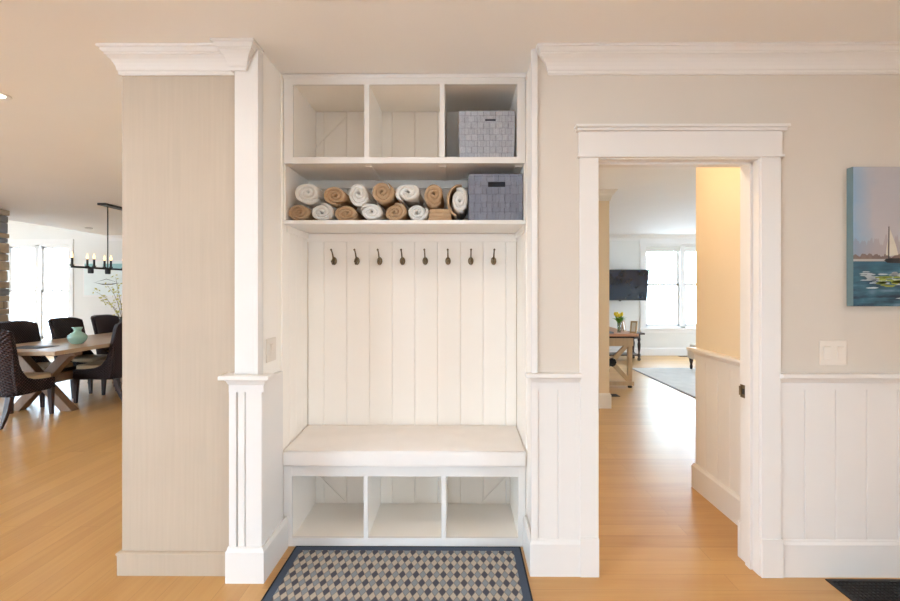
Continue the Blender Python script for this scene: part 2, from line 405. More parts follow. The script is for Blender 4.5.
def dup(root, loc, rz, label=None, group=None):
    r = root.copy(); COL.objects.link(r); r.location = loc; r.rotation_euler = (0, 0, rz)
    if label: r['label'] = label
    if group: r['group'] = group
    for ch in list(root.children):
        c = ch.copy(); COL.objects.link(c); c.parent = r
        for g in list(ch.children):
            d = g.copy(); COL.objects.link(d); d.parent = c
    return r

def wall_grid(mb, a0, a1, z0, z1, t0, t1, holes, axis='X'):
    # a wall running along axis with rectangular openings (a0,a1,z0,z1)
    as_ = sorted({a0, a1, *[h[0] for h in holes], *[h[1] for h in holes]})
    for i in range(len(as_)-1):
        lo, hi = as_[i], as_[i+1]; mid = (lo+hi)/2
        hs = sorted([(h[2], h[3]) for h in holes if h[0] <= mid <= h[1]]); z = z0
        for h0, h1 in hs+[(z1, z1)]:
            if h0 > z+1e-6:
                mb.box(lo, hi, t0, t1, z, h0) if axis == 'X' else mb.box(t0, t1, lo, hi, z, h0)
            z = max(z, h1)
    return mb

def beadboard(mb, edges, z0, z1, face, depth=0.016, axis='X', side=-1, ch=0.0034):
    # boards between consecutive edges with chamfered long edges; the visible face at `face`, outward direction `side`
    for a, b in zip(edges[:-1], edges[1:]):
        bk = face-side*depth; md = face-side*ch; g = 0.0004
        poly = [(a+g, bk), (a+g, md), (a+ch+g, face), (b-ch-g, face), (b-g, md), (b-g, bk)]
        if axis == 'X': mb.prism(poly, z0, z1, 'Z')
        else: mb.prism([(q, p) for p, q in poly], z0, z1, 'Z')
    return mb

WY = 2.408      # front wall face
# ------------------------------------------------------------------ floor, ceiling, walls
FX = -0.945
struct(MB().box(FX, 7.2, -2.6, 10.9, -0.1, 0).build('floor', 'floorx'))
struct(MB().box(-13, FX, -2.6, 10.9, -0.1, 0).build('floor_left', 'floory'))
struct(MB().box(-7.75, 7.2, -2.6, 10.9, CEIL, CEIL+0.12).build('ceiling', 'ceil'))
c2 = MB().box(-13, -7.75, -2.6, 10.9, 3.6, 3.72).box(-7.77, -7.75, -2.6, 10.9, CEIL+0.12, 3.72)
struct(c2.build('ceiling_left', 'ceil'))

# window openings
WIN_TV = (4.02, 5.68, 0.60, 2.42)
WIN_DN = (-10.0, -8.58, 0.32, 2.42)
FAR = 10.48
w = wall_grid(MB(), -7.75, 7.2, 0, CEIL, FAR, FAR+0.16, [WIN_TV])
struct(w.build('wall_far', 'coolwall'))
w = wall_grid(MB(), -13, -7.75, 0, 3.6, FAR, FAR+0.16, [WIN_DN, (-12.5, -10.7, 0.32, 2.42)])
struct(w.build('wall_far_left', 'coolwall'))
EHOLES = [(-2.4, -0.3, 0.12, 2.35)]
LHOLES = [(-1.5, 2.6, 0.06, 3.0), (3.4, 6.6, 0.06, 3.0)]  # unseen left windows, added to light the room and its ceiling
struct(wall_grid(MB(), -2.6, 10.48, 0, 3.6, -13.16, -13, LHOLES, 'Y').build('wall_left', 'coolwall'))
RHOLES = [(4.8, 6.6, 0.5, 2.4), (7.6, 9.2, 0.5, 2.4)]
struct(wall_grid(MB(), 3.6, 10.48, 0, CEIL, 7.0, 7.16, RHOLES, 'Y').build('wall_right', 'coolwall'))
struct(wall_grid(MB(), -2.6, 2.55, 0, CEIL, 3.3, 3.46, EHOLES, 'Y').build('wall_right_entry', 'wall'))
BHOLES = [(-0.6, 0.5, 0.6, 2.15), (-9.5, -4.0, 0.05, 2.35)]  # unseen rear openings; the wide one added to brighten the left ceiling
struct(wall_grid(MB(), -13, 3.46, 0, CEIL, -2.76, -2.6, BHOLES).build('wall_rear', 'wall'))

# core between dining room and hall
PX0 = -1.695
struct(MB().box(PX0, -1.10, WY-0.01, 3.2, 0, CEIL).build('wall_pillar', 'linen'))
core = MB().box(PX0, 0.58, 3.12, 5.95, 0, CEIL).box(0.58, 1.80, 5.80, 5.95, 0, CEIL)
struct(core.build('wall_core', 'hallwall'))
# front wall with the doorway
DX0, DX1, DZ = 0.6925, 1.49, 2.085
w = wall_grid(MB(), 0.385, 3.46, 0, CEIL, WY, 2.55, [(DX0-0.015, DX1+0.015, 0, DZ+0.015)])
struct(w.build('wall_front', 'wall'))
# niche side walls
struct(MB().box(-1.10, -0.995, 2.42, 3.2, 0, CEIL).build('wall_niche_left', 'cream'))
struct(MB().box(0.372, 0.58, 2.552, 3.12, 0, CEIL).box(0.372, 0.385, WY, 2.552, 0, CEIL).build('wall_niche_right', 'cream'))
# hall right wall
struct(MB().box(1.70, 1.86, 2.552, 3.47, 0, CEIL).box(1.86, 7.0, 3.33, 3.47, 0, CEIL).build('wall_hall', 'hallwall'))

# ------------------------------------------------------------------ mouldings
CROWN = [(0, -0.125), (0.010, -0.125), (0.013, -0.118), (0.013, -0.108), (0.017, -0.104), (0.020, -0.088), (0.026, -0.072), (0.035, -0.057), (0.047, -0.045),
         (0.054, -0.041), (0.054, -0.034), (0.060, -0.030), (0.066, -0.018), (0.068, -0.014), (0.076, -0.012), (0.076, -0.0005), (0, -0.0005)]
CR = [(o, CEIL+z) for o, z in CROWN]
def trim(name, mb, mat='white', **k): return struct(mb.build(name, mat, **k))
trim('trim_1', MB().sweep(CR, [(PX0, 5.9), (PX0, WY-0.01), (-1.115, WY-0.01), (-1.115, 2.352), (-1.058, 2.352), (-1.058, 2.40)]))
trim('trim_2', MB().sweep(CR, [(0.452, WY+0.002), (0.452, WY), (3.3, WY)]))
trim('trim_3', MB().sweep(CR, [(-7.75, FAR), (7.0, FAR)]))
trim('trim_4', MB().sweep(CR, [(0.58, 5.80), (1.80, 5.80), (1.80, 5.95)]))
def base_prof(h, t): return [(0, 0), (t, 0), (t, h-0.022), (t*0.62, h-0.010), (t*0.5, h), (0, h)]
def base_cap(h, t): return [(0, 0), (t, 0), (t, h-0.016), (t+0.004, h-0.014), (t+0.004, h-0.006), (t*0.5, h), (0, h)]
struct(MB().sweep(base_cap(0.117, 0.016), [(PX0, 5.9), (PX0, WY-0.01), (-1.136, WY-0.01)]).build('baseboard_pillar', 'linen'))
struct(MB().sweep(base_prof(0.182, 0.018), [(DX1+0.11, WY), (3.3, WY)]).build('baseboard_right', 'white'))
struct(MB().sweep(base_prof(0.17, 0.018), [(-8.4, FAR), (7.0, FAR)]).build('baseboard_far', 'white'))
struct(MB().sweep(base_prof(0.18, 0.02), [(0.6, 5.80), (1.80, 5.80), (1.80, 5.95)]).build('baseboard_core', 'white'))
struct(MB().sweep(base_prof(0.18, 0.022), [(2.6, 3.47), (1.70, 3.47), (1.70, 2.58)][::1]).build('baseboard_hall', 'white'))

# wainscot of the front wall, right of the door
CAPZ = 1.012
CAP = [(0, CAPZ-0.085), (0.010, CAPZ-0.085), (0.010, CAPZ-0.048), (0.014, CAPZ-0.044), (0.020, CAPZ-0.030), (0.028, CAPZ-0.023), (0.044, CAPZ-0.021), (0.046, CAPZ-0.018), (0.046, CAPZ-0.004), (0.043, CAPZ), (0, CAPZ)]
def zs(prof, dz): return [(o, z+dz) for o, z in prof]
trim('trim_5', MB().sweep(CAP, [(DX1+0.095, WY), (3.3, WY)]))
e = [1.59]; x = 1.717
while x < 3.3: e.append(x); x += 0.1535
bd = beadboard(MB(), e+[3.3], 0.15, CAPZ-0.02, WY-0.006, 0.012)
trim('trim_6', bd, 'wall' if False else 'white')
# wainscot panel left of the door
trim('trim_7', MB().sweep(CAP, [(0.372, WY+0.002), (0.372, WY), (0.600, WY)]))
pn = MB().box(0.356, 0.388, WY-0.012, WY+0.01, 0.15, CAPZ-0.02)
beadboard(pn, [0.388, 0.490, 0.596], 0.15, CAPZ-0.08, WY-0.006, 0.012)
pn.box(0.578, 0.600, WY-0.008, WY+0.004, 0.15, CAPZ-0.02)
trim('trim_8', pn)
struct(MB().sweep(base_prof(0.182, 0.018), [(0.366, 2.655), (0.366, WY-0.002), (0.600, WY-0.002)]).build('baseboard_niche_right', 'white'))
# corner strip at the niche's right edge
trim('trim_9', MB().box(0.356, 0.386, WY-0.016, WY+0.01, CAPZ, CEIL), bevel=0.002)
# hall wainscot
trim('trim_10', MB().sweep(zs(CAP, -0.002), [(2.6, 3.47), (1.70, 3.47), (1.70, 2.58)]))
hb = beadboard(MB(), [2.58+0.148*i for i in range(7)], 0.15, CAPZ-0.05, 1.694, 0.012, 'Y', -1)
trim('trim_11', hb)

# left pilaster
pl = MB().box(-1.108, -0.995, 2.352, 2.425, CAPZ-0.02, CEIL)
trim('trim_12', pl, bevel=0.002)
trim('trim_13', MB().box(-1.013, -0.990, 2.346, 2.375, CAPZ-0.01, CEIL), bevel=0.002)
lw = MB().box(-1.124, -0.972, 2.350, 2.425, 0.02, CAPZ-0.03)
for a, b in ((-1.128, -1.092), (-1.086, -1.052), (-1.048, -0.968)): lw.box(a, b, 2.338 if b > -1.09 else 2.334, 2.352, 0.15, CAPZ-0.07)
lw.box(-1.128, -0.968, 2.334, 2.352, CAPZ-0.075, CAPZ-0.045)
lw.box(-0.995, -0.968, 2.352, 2.62, 0.02, CAPZ-0.03)
trim('trim_14', lw, bevel=0.0025)
trim('trim_15', MB().sweep(CAP, [(-1.115, 2.42), (-1.115, 2.338), (-0.965, 2.338), (-0.965, 2.37)]))
struct(MB().sweep(base_prof(0.172, 0.016), [(-1.124, 2.40), (-1.124, 2.338), (-0.968, 2.338), (-0.968, 2.655)]).build('baseboard_niche_left', 'white'))

# niche linings
NB = 3.10; NX0, NX1 = -0.985, 0.366
ge = [NX0]+[-0.879+0.147*i for i in range(9)]+[NX1]
trim('trim_16', beadboard(MB(), ge, 0.0, CEIL, NB, 0.018), 'cream')
trim('trim_17', MB().box(NX0, NX1, NB-0.014, NB, 1.735, 1.788), 'cream', bevel=0.002)
sb = beadboard(MB(), [2.66+0.11*i for i in range(5)], 0.0, CEIL, NX0, 0.010, 'Y', 1)
trim('trim_18', sb, 'cream')
sb = beadboard(MB(), [2.66+0.11*i for i in range(5)], 0.0, CEIL, NX1, 0.006, 'Y', -1)
trim('trim_19', sb, 'cream')

# ------------------------------------------------------------------ doorway
dr = thing('door_1', None, None, (1.09, WY, 0), kind='structure', world=True)
cs = MB().box(0.598, DX0-0.004, WY-0.018, WY+0.01, 0.19, DZ)
cs.build('casing', 'white', dr, 0.002)
MB().box(DX1+0.004, 1.592, WY-0.018, WY+0.01, 0.19, DZ).build('casing', 'white', dr, 0.002)
MB().box(0.596, DX0-0.002, WY-0.026, WY+0.01, 0, 0.192).build('plinth', 'white', dr, 0.003)
MB().box(DX1+0.002, 1.602, WY-0.026, WY+0.01, 0, 0.192).build('plinth', 'white', dr, 0.003)
hd = MB().box(0.592, 1.598, WY-0.020, WY+0.01, DZ+0.012, DZ+0.128)
hd.box(0.586, 1.606, WY-0.028, WY+0.01, DZ-0.001, DZ+0.012).box(0.578, 1.612, WY-0.036, WY+0.01, DZ+0.128, DZ+0.142).box(0.572, 1.620, WY-0.050, WY+0.01, DZ+0.142, DZ+0.156)
hd.build('head_casing', 'white', dr, 0.002)
jm = MB()
for (y0, y1, t) in ((WY-0.008, 2.455, 0.012), (2.455, 2.50, 0.024), (2.50, 2.562, 0.012)):
    jm.box(DX1-t+0.012, DX1+0.02, y0, y1, 0, DZ); jm.box(DX0-0.02, DX0+t-0.012, y0, y1, 0, DZ); jm.box(DX0, DX1, y0, y1, DZ-t+0.004, DZ+0.02)
jm.build('jamb', 'white', dr, 0.002)
bc = MB().box(DX1+0.004, 1.59, 2.55, 2.571, 0.19, DZ).box(DX1-0.003, 1.60, 2.5625, 2.582, 0, 0.19).box(0.60, DX0-0.004, 2.55, 2.571, 0, DZ).box(0.60, 1.59, 2.55, 2.573, DZ+0.001, DZ+0.12)
bc.build('casing', 'white', dr, 0.002)
sp = MB().box(DX1-0.0018, DX1+0.003, 2.512, 2.560, 0.858, 0.926).box(DX1-0.006, DX1-0.0018, 2.546, 2.565, 0.868, 0.916)
sp.build('strike_plate', 'bronze', dr, 0.001)['label'] = 'dark bronze strike plate'
MB().box(DX1-0.0022, DX1-0.0017, 2.520, 2.540, 0.878, 0.906).build('latch_hole', 'dark', dr)

# ------------------------------------------------------------------ windows
def window(name, x0, x1, z0, z1, y, units, muntins, shade=False, glasses=True, loc=(0, 0, 0), rz=0, sash=True):
    # an opening in a wall whose room face is at y; local frame (room on the -y side)
    o = thing(name, None, None, loc, rz, kind='structure')
    cw = 0.10
    f = MB().box(x0-cw, x0, y-0.022, y, z0-0.04, z1).box(x1, x1+cw, y-0.022, y, z0-0.04, z1).box(x0-cw-0.01, x1+cw+0.01, y-0.026, y, z1, z1+0.12)
    f.box(x0-cw-0.03, x1+cw+0.03, y-0.05, y+0.03, z0-0.035, z0).box(x0-cw, x1+cw, y-0.02, y, z0-0.11, z0-0.035)
    f.build('window_frame', 'white', o, 0.003)
    j = MB().box(x0, x0+0.03, y, y+0.14, z0, z1).box(x1-0.03, x1, y, y+0.14, z0, z1).box(x0, x1, y, y+0.14, z1-0.03, z1).box(x0, x1, y, y+0.14, z0, z0+0.03)
    uw = (x1-x0)/units
    for k in range(1, units): j.box(x0+k*uw-0.05, x0+k*uw+0.05, y, y+0.14, z0, z1)
    j.build('window_jamb', 'white', o, 0.002)
    for k in range(units):
        a = x0+k*uw+(0.05 if k else 0.03); b = x0+(k+1)*uw-(0.05 if k < units-1 else 0.03); zm = (z0+z1)/2+0.03
        for lo, hi, yy, up in ((z0+0.03, zm+0.02, y+0.05, False), (zm-0.02, z1-0.03, y+0.085, True)):
            s = MB().box(a, a+0.045, yy, yy+0.03, lo, hi).box(b-0.045, b, yy, yy+0.03, lo, hi).box(a, b, yy, yy+0.03, hi-0.045, hi).box(a, b, yy, yy+0.03, lo, lo+0.05)
            if up:
                for q in range(1, muntins+1):
                    c = a+(b-a)*q/(muntins+1); s.box(c-0.009, c+0.009, yy+0.005, yy+0.028, lo, hi)
            so = s.build('window_sash', 'white', o, 0.002)
            MB().box(a+0.03, b-0.03, yy+0.013, yy+0.017, lo+0.03, hi-0.03).build('window_pane', 'glass', so)
    if shade:
        for k in range(units):
            a = x0+k*uw+(0.05 if k else 0.03); b = x0+(k+1)*uw-(0.05 if k < units-1 else 0.03)
            MB().tube([(a, y+0.03, z1-0.05), (b, y+0.03, z1-0.05)], 0.026, 14).box(a, b, y+0.03, y+0.034, z1-0.16, z1-0.05).build('roller_blind', 'coolwall', o)
    # the opening admits daylight
    ld = bpy.data.lights.new('daylight', 'AREA'); ld.shape = 'RECTANGLE'; ld.size = x1-x0; ld.size_y = z1-z0
    ld.cycles.is_portal = True
    lo = bpy.data.objects.new('daylight_portal', ld); COL.objects.link(lo); lo.parent = o
    lo.location = ((x0+x1)/2, y+0.15, (z0+z1)/2); lo.rotation_euler = (-PI/2, 0, 0)
    return o
window('window_1', *WIN_TV, FAR, 2, 2, True)
window('window_2', *WIN_DN, FAR, 2, 2)
window('window_3', -12.5, -10.7, 0.32, 2.42, FAR, 2, 2)
# left wall: local x -> world y
for i, (a, b, c, d) in enumerate(LHOLES): window('window_%d' % (4+i), a, b, c, d, 0, 3, 2, loc=(-13, 0, 0), rz=PI/2)
for i, (a, b, c, d) in enumerate(RHOLES): window('window_%d' % (6+i), -b, -a, c, d, 0, 2, 2, loc=(7.0, 0, 0), rz=-PI/2)
for i, (a, b, c, d) in enumerate(BHOLES): window('window_%d' % (8+i), -b, -a, c, d, 0, 3, 2, loc=(0, -2.6, 0), rz=PI)

for i, (a, b, c, d) in enumerate(EHOLES): window('window_%d' % (10+i), -b, -a, c, d, 0, 3, 2, loc=(3.3, 0, 0), rz=-PI/2)

# ------------------------------------------------------------------ the built-in: cubbies, shelf, bench
def frange(a, b, n): return [a+(b-a)*i/n for i in range(n+1)]
CY = 2.665
top = thing('cubby_cabinet', 'white three-compartment cubby cabinet up under the ceiling above the towels', 'cabinet', (-0.31, CY, 2.129), world=True)
X0, X1 = NX0+0.003, NX1-0.003
OP = [(-0.930, -0.533), (-0.505, -0.113), (-0.085, 0.318)]
fr = MB()
fr.box(X0, OP[0][0], CY, CY+0.02, 2.129, CEIL-0.003).box(OP[2][1], X1, CY, CY+0.02, 2.129, CEIL-0.003)
for a, b in ((OP[0][1], OP[1][0]), (OP[1][1], OP[2][0])): fr.box(a, b, CY, CY+0.02, 2.164, 2.568)
fr.box(OP[0][0], OP[2][1], CY, CY+0.02, 2.129, 2.164).box(OP[0][0], OP[2][1], CY, CY+0.02, 2.568, CEIL-0.003)
fr.build('face_frame', 'white', top, 0.0015)
MB().sweep([(0, CEIL-0.022), (0.006, CEIL-0.022), (0.010, CEIL-0.012), (0.010, CEIL-0.003), (0, CEIL-0.003)], [(X0, CY), (X1, CY)]).build('top_moulding', 'white', top)
YB = NB-0.006
MB().box(X0, X0+0.018, CY+0.02, YB, 2.129, 2.60).box(OP[0][0]-0.02, OP[0][0], CY+0.02, YB, 2.14, 2.60).build('side_panel', 'cream', top)
MB().box(X1-0.018, X1, CY+0.02, YB, 2.129, 2.60).box(OP[2][1], OP[2][1]+0.02, CY+0.02, YB, 2.14, 2.60).build('side_panel', 'cream', top)
for a, b in ((OP[0][1], OP[1][0]), (OP[1][1], OP[2][0])): MB().box(a, b, CY+0.02, YB, 2.15, 2.575).build('divider', 'cream', top)
MB().box(X0+0.018, X1-0.018, CY+0.02, YB, 2.1295, 2.16).build('bottom_panel', 'cream', top)
MB().box(X0+0.018, X1-0.018, CY+0.02, YB, 2.575, 2.60).build('top_panel', 'cream', top)
def diag(p, q, y, w=0.008, t=0.007):  # thin diagonal strip lying flat on the back panel
    (x0, z0), (x1, z1) = p, q; d = Vector((x1-x0, z1-z0)).normalized(); n = Vector((-d.y, d.x))*w
    return MB().prism([(x0+n.x, z0+n.y), (x0-n.x, z0-n.y), (x1-n.x, z1-n.y), (x1+n.x, z1+n.y)], y-t, y, 'Y')
diag((-0.925, 2.36), (-0.735, 2.55), YB).build('diagonal_strip', 'cream', top)

SHZ = 1.812
sh = thing('towel_shelf', 'long white shelf carrying the rolled towels above the coat hooks', 'shelf', (-0.31, CY, SHZ-0.022), world=True)
MB().box(NX0+0.002, NX1-0.002, CY-0.012, YB, SHZ-0.022, SHZ).build('shelf_board', 'white', sh, 0.003)
for xx in (-0.519, -0.099, X1-0.03): MB().box(xx-0.020, xx+0.020, CY+0.05, YB-0.03, 2.1225, 2.1285).build('under_batten', 'cream', sh, 0.002)
MB().box(X0, X1, YB-0.022, YB, 2.075, 2.128).build('back_cleat', 'cream', sh, 0.002)
for a, b in ((NX0+0.002, NX0+0.010), (NX1-0.010, NX1-0.002)):
    MB().box(a, b, CY+0.01, YB, SHZ, 2.128).build('side_panel', 'cream', sh, 0.002)
    MB().box(a, b, CY+0.045, YB, SHZ-0.060, SHZ-0.022).build('shelf_cleat', 'cream', sh, 0.002)

BY = 2.660
bn = thing('storage_bench', 'white built-in bench with three open shoe cubbies behind the patterned rug', 'bench', (-0.31, BY, 0), world=True)
BO = [(-0.934, -0.535), (-0.511, -0.103), (-0.077, 0.323)]
fr = MB().box(X0, BO[0][0], BY, BY+0.02, 0, 0.440).box(BO[2][1], X1, BY, BY+0.02, 0, 0.440)
for a, b in ((BO[0][1], BO[1][0]), (BO[1][1], BO[2][0])): fr.box(a, b, BY, BY+0.02, 0.049, 0.390)
fr.box(BO[0][0], BO[2][1], BY, BY+0.02, 0, 0.049).box(BO[0][0], BO[2][1], BY, BY+0.02, 0.390, 0.440)
fr.build('face_frame', 'white', bn, 0.0015)
MB().box(X0, X1, BY-0.004, YB, 0.440, 0.452).build('bench_top', 'white', bn, 0.002)
MB().box(X0, BO[0][0], BY+0.02, YB, 0.0, 0.432).build('side_panel', 'cream', bn)
MB().box(BO[2][1], X1, BY+0.02, YB, 0.0, 0.432).build('side_panel', 'cream', bn)
for a, b in ((BO[0][1], BO[1][0]), (BO[1][1], BO[2][0])): MB().box(a, b, BY+0.02, YB, 0.03, 0.42).build('divider', 'cream', bn)
MB().box(BO[0][0], BO[2][1], BY+0.02, YB, 0.02, 0.047).build('bottom_panel', 'cream', bn)
diag((-0.915, 0.225), (-0.745, 0.055), YB).build('diagonal_strip', 'cream', bn)
diag((0.305, 0.225), (0.145, 0.055), YB).build('diagonal_strip', 'cream', bn)

# cushion: boxed pad with soft crown
cx0, cx1, cy0, cy1, cz0 = -0.983, 0.364, 2.634, 3.090, 0.4525
cu = MB(); nx, ny = 44, 16; TH = 0.084
def soft(t, k=14): return (1-abs(2*t-1)**k)
vs = []; fs = []
for j in range(ny+1):
    for i in range(nx+1):
        u, v = i/nx, j/ny
        z = cz0+TH+0.018*v+0.018*abs(math.sin(PI*u))**0.5*abs(math.sin(PI*v))**0.6 + 0.005*noise.noise((u*7, v*3, 1.0)) + 0.003*noise.noise((u*16+v*5, v*4, 4.0))
        vs.append((cx0+(cx1-cx0)*u, cy0+(cy1-cy0)*v, z))
nt_ = len(vs)
for j in range(ny+1):
    for i in range(nx+1): vs.append((cx0+(cx1-cx0)*i/nx, cy0+(cy1-cy0)*j/ny, cz0))
id_ = lambda i, j, b=0: b*nt_+j*(nx+1)+i
for j in range(ny):
    for i in range(nx):
        fs.append((id_(i, j), id_(i+1, j), id_(i+1, j+1), id_(i, j+1))); fs.append((id_(i, j, 1), id_(i, j+1, 1), id_(i+1, j+1, 1), id_(i+1, j, 1)))
for i in range(nx):
    fs.append((id_(i, 0, 1), id_(i+1, 0, 1), id_(i+1, 0), id_(i, 0))); fs.append((id_(i, ny), id_(i+1, ny), id_(i+1, ny, 1), id_(i, ny, 1)))
for j in range(ny):
    fs.append((id_(0, j), id_(0, j+1), id_(0, j+1, 1), id_(0, j, 1))); fs.append((id_(nx, j, 1), id_(nx, j+1, 1), id_(nx, j+1), id_(nx, j)))
cu.add(vs, fs)
cush = tag(cu.build('bench_cushion', 'cushion', None, 0.012, True, 4, origin=(-0.31, 2.87, cz0)), 'long off-white cloth cushion lying on the white built-in bench', 'cushion')
pip = MB()
for z in (cz0+TH+0.001, cz0+0.006):
    pip.tube([(cx0+0.004, cy0+0.003, z), (cx1-0.004, cy0+0.003, z)], 0.003, 8)
pip.build('piping', 'cushion', cush, smooth=True).location = (0.31, -2.87, -cz0)

# coat hooks
def hook_proto():
    t = thing('coat_hook', 'x', 'hook', (0, 0, 0), group='coat hooks in a row under the towel shelf')
    MB().lathe([(0.0005, -0.001), (0.017, -0.001), (0.019, -0.003), (0.017, -0.007), (0.010, -0.009), (0.0005, -0.010)], (0, 0, 0), 20, 'Y').build('base_plate', 'bronze', t, smooth=True).scale = (0.95, 1, 1.35)
    a = [(0, -0.008, 0.002), (0, -0.020, 0.008), (0, -0.030, 0.022), (0, -0.042, 0.038), (0, -0.056, 0.053), (0, -0.074, 0.064), (0, -0.080, 0.066)]
    MB().tube(a, [0.0065, 0.0058, 0.005, 0.0045, 0.0042, 0.0045, 0.0045], 12).ball((0, -0.080, 0.067), 0.0066).build('upper_prong', 'bronze', t, smooth=True)
    b = [(0, -0.008, -0.004), (0, -0.022, -0.014), (0, -0.036, -0.022), (0, -0.050, -0.020), (0, -0.057, -0.008)]
    MB().tube(b, [0.0065, 0.0058, 0.005, 0.0048, 0.0046], 12).ball((0, -0.057, -0.005), 0.0082).build('lower_prong', 'bronze', t, smooth=True)
    return t
ORD = ['first', 'second', 'third', 'fourth', 'fifth', 'sixth', 'seventh', 'eighth']
hk = hook_proto()
for i in range(8):
    x = -0.8125+0.147*i; lab = '%s bronze double coat hook from the left on the white beadboard' % ORD[i].replace('eighth', 'last')
    if i == 7: lab = 'eighth and last bronze double coat hook, below the dark grey basket'
    if i == 0: hk.location = (x, NB, 1.612); hk['label'] = lab
    else: dup(hk, (x, NB, 1.612), 0, lab)

# ------------------------------------------------------------------ rolled towels
def roll(name, px, pz, rx, rz, mat, label, y0=2.70, ln=0.34, turns=3.2, rot=0.0, seed=0):
    r = random.Random(seed); n = int(turns*26); ph = r.uniform(0, 6.28)
    th = 1.0/(turns+0.35)
    mb = MB(); segs = 7; per = n+1; vs = []
    cen = []
    for k in range(per):
        t = k/n; a = ph+t*turns*2*PI*(1 if r.random() < 2 else -1)
        ra = th*0.2+(1-th*0.70)*t
        ra *= 1+0.06*noise.noise((math.cos(a)*1.5+seed*3.1, math.sin(a)*1.5, t*3))
        cen.append((a, ra))
    ht = th*0.44
    def pt(a, ra, y, puff=0):
        u = ra*math.cos(a)*rx; w_ = ra*math.sin(a)*rz
        c, s = math.cos(rot), math.sin(rot)
        x, z = u*c-w_*s, u*s+w_*c
        z = max(z, -rz*0.93)
        q = noise.noise((x*30+seed, y*14, z*30))*0.0025
        return (px+x+q, y, pz+z+q)
    rowsA = []
    ys = [y0+ln*i/segs for i in range(segs+1)]
    # each section: outer line, inner line
    for y in ys:
        for k, (a, ra) in enumerate(cen):
            h = ht*min(1, (per-1-k)/5+0.25)
            vs.append(pt(a, ra+h, y)); vs.append(pt(a, max(0.01, ra-h), y))
    W = 2*per; fs = []
    for i in range(segs):
        for k in range(per-1):
            A = i*W+2*k
            fs.append((A, A+2, A+2+W, A+W)); fs.append((A+1, A+1+W, A+3+W, A+3))
        A = i*W; fs.append((A, A+W, A+W+1, A+1)); A = i*W+2*(per-1); fs.append((A, A+1, A+1+W, A+W))
    # rounded ends: a puffed ridge between the two lines
    for end, yy, dr_ in ((0, ys[0], -1), (segs, ys[-1], 1)):
        base = len(vs)
        for k, (a, ra) in enumerate(cen):
            pf = 0.011+0.008*noise.noise((k*0.35, seed*2.3, 0))
            vs.append(pt(a, ra, yy+dr_*pf))
        for k in range(per-1):
            A = end*W+2*k
            fs.append((A, A+2, base+k+1, base+k)); fs.append((base+k, base+k+1, A+3, A+1))
        A = end*W; fs.append((A, base, A+1)); A = end*W+2*(per-1); fs.append((A, A+1, base+per-1))
    mb.add(vs, fs)
    o = mb.build(name, mat, None, smooth=True, origin=(px, y0+ln/2, pz-rz*0.93))
    return tag(o, label, 'towel', 'rolled towels in two rows on the shelf')
def SX(px, s=176.5): return (px-460)/s
S = 176.5
def TZ(py): return H+(290-py)/S
low = SHZ
tw = [
    # px, py, rx, rz, colour, turns, rot, label
    (300.2, 210.9, 10.9, 8.6, 't', 2.6, 0, 'tan rolled towel lying in the shelf\'s bottom left corner'),
    (321.3, 210.9, 11.8, 9.6, 'w', 2.3, 0, 'white rolled towel, second from the left in the bottom row'),
    (346.2, 211.3, 12.6, 8.4, 't', 2.7, 0, 'tan rolled towel, second tan one along the bottom row'),
    (371.2, 211.0, 12.2, 9.0, 'w', 2.2, 0, 'white rolled towel in the middle of the bottom row'),
    (395.2, 210.6, 11.6, 9.4, 't', 2.6, 0.3, 'tan rolled towel, third tan one along the bottom row'),
    (417.6, 210.7, 10.8, 9.4, 'w', 2.3, 0, 'white rolled towel in the bottom row beside the folded tan towel'),
    (308.0, 193.2, 13.2, 10.9, 'w', 2.6, 0, 'white rolled towel, leftmost in the upper row'),
    (335.3, 195.6, 12.2, 9.4, 't', 2.6, -0.2, 'tan rolled towel, second from the left in the upper row'),
    (358.6, 193.6, 10.5, 12.6, 'w', 2.5, 0, 'tall white rolled towel, third from the left in the upper row'),
    (382.8, 192.4, 11.4, 12.2, 't', 2.5, 0.5, 'tan rolled towel in the middle of the upper row'),
    (408.6, 193.0, 13.2, 10.0, 'w', 2.2, 0.1, 'wide white rolled towel in the upper row above a tan one'),
    (434.2, 194.6, 10.6, 12.6, 't', 2.4, 0, 'tan rolled towel sitting on the folded tan towel'),
]
for i, (px, py, rx, rz, c, tn, rt, lab) in enumerate(tw):
    zc_ = SHZ+0.001+rz*1.07/S*0.93 if i < 6 else TZ(py)
    roll('rolled_towel', SX(px), zc_, rx*1.10/S, rz*1.07/S, 'towel'+c, lab, 2.705+0.010*((i*7) % 3), 0.33, tn, rt, i+1)
# last upright roll by the basket: white inside, tan outside
t = thing('rolled_towel', 'upright oval towel roll, white with a tan outer wrap, beside the grey basket', 'towel', (SX(458.2), 2.87, SHZ), group='rolled towels in two rows on the shelf', world=True)
o = roll('inner_roll', SX(459.4), TZ(200.6), 9.6/S, 14.6/S, 'towelw', None, 2.700, 0.34, 2.3, 0, 31)
for k in ('label', 'category', 'group'):
    if k in o: del o[k]
o.parent = t; o.location = o.location-Vector((SX(458.2), 2.87, SHZ)); o['label'] = 'white inner roll'
oc = MB()
ang = frange(PI*0.42, PI*1.42, 22); vs = []; fs = []
for yi, y in enumerate((2.712, 2.80, 2.92, 3.035)):
    for a in ang:
        for rr in (0.99, 1.24):
            vs.append((SX(459.0)+9.8/S*rr*math.cos(a), y, max(SHZ+0.001, TZ(200.6)+14.6/S*(1+(rr-1)*0.45)*math.sin(a))))
W_ = 2*len(ang)
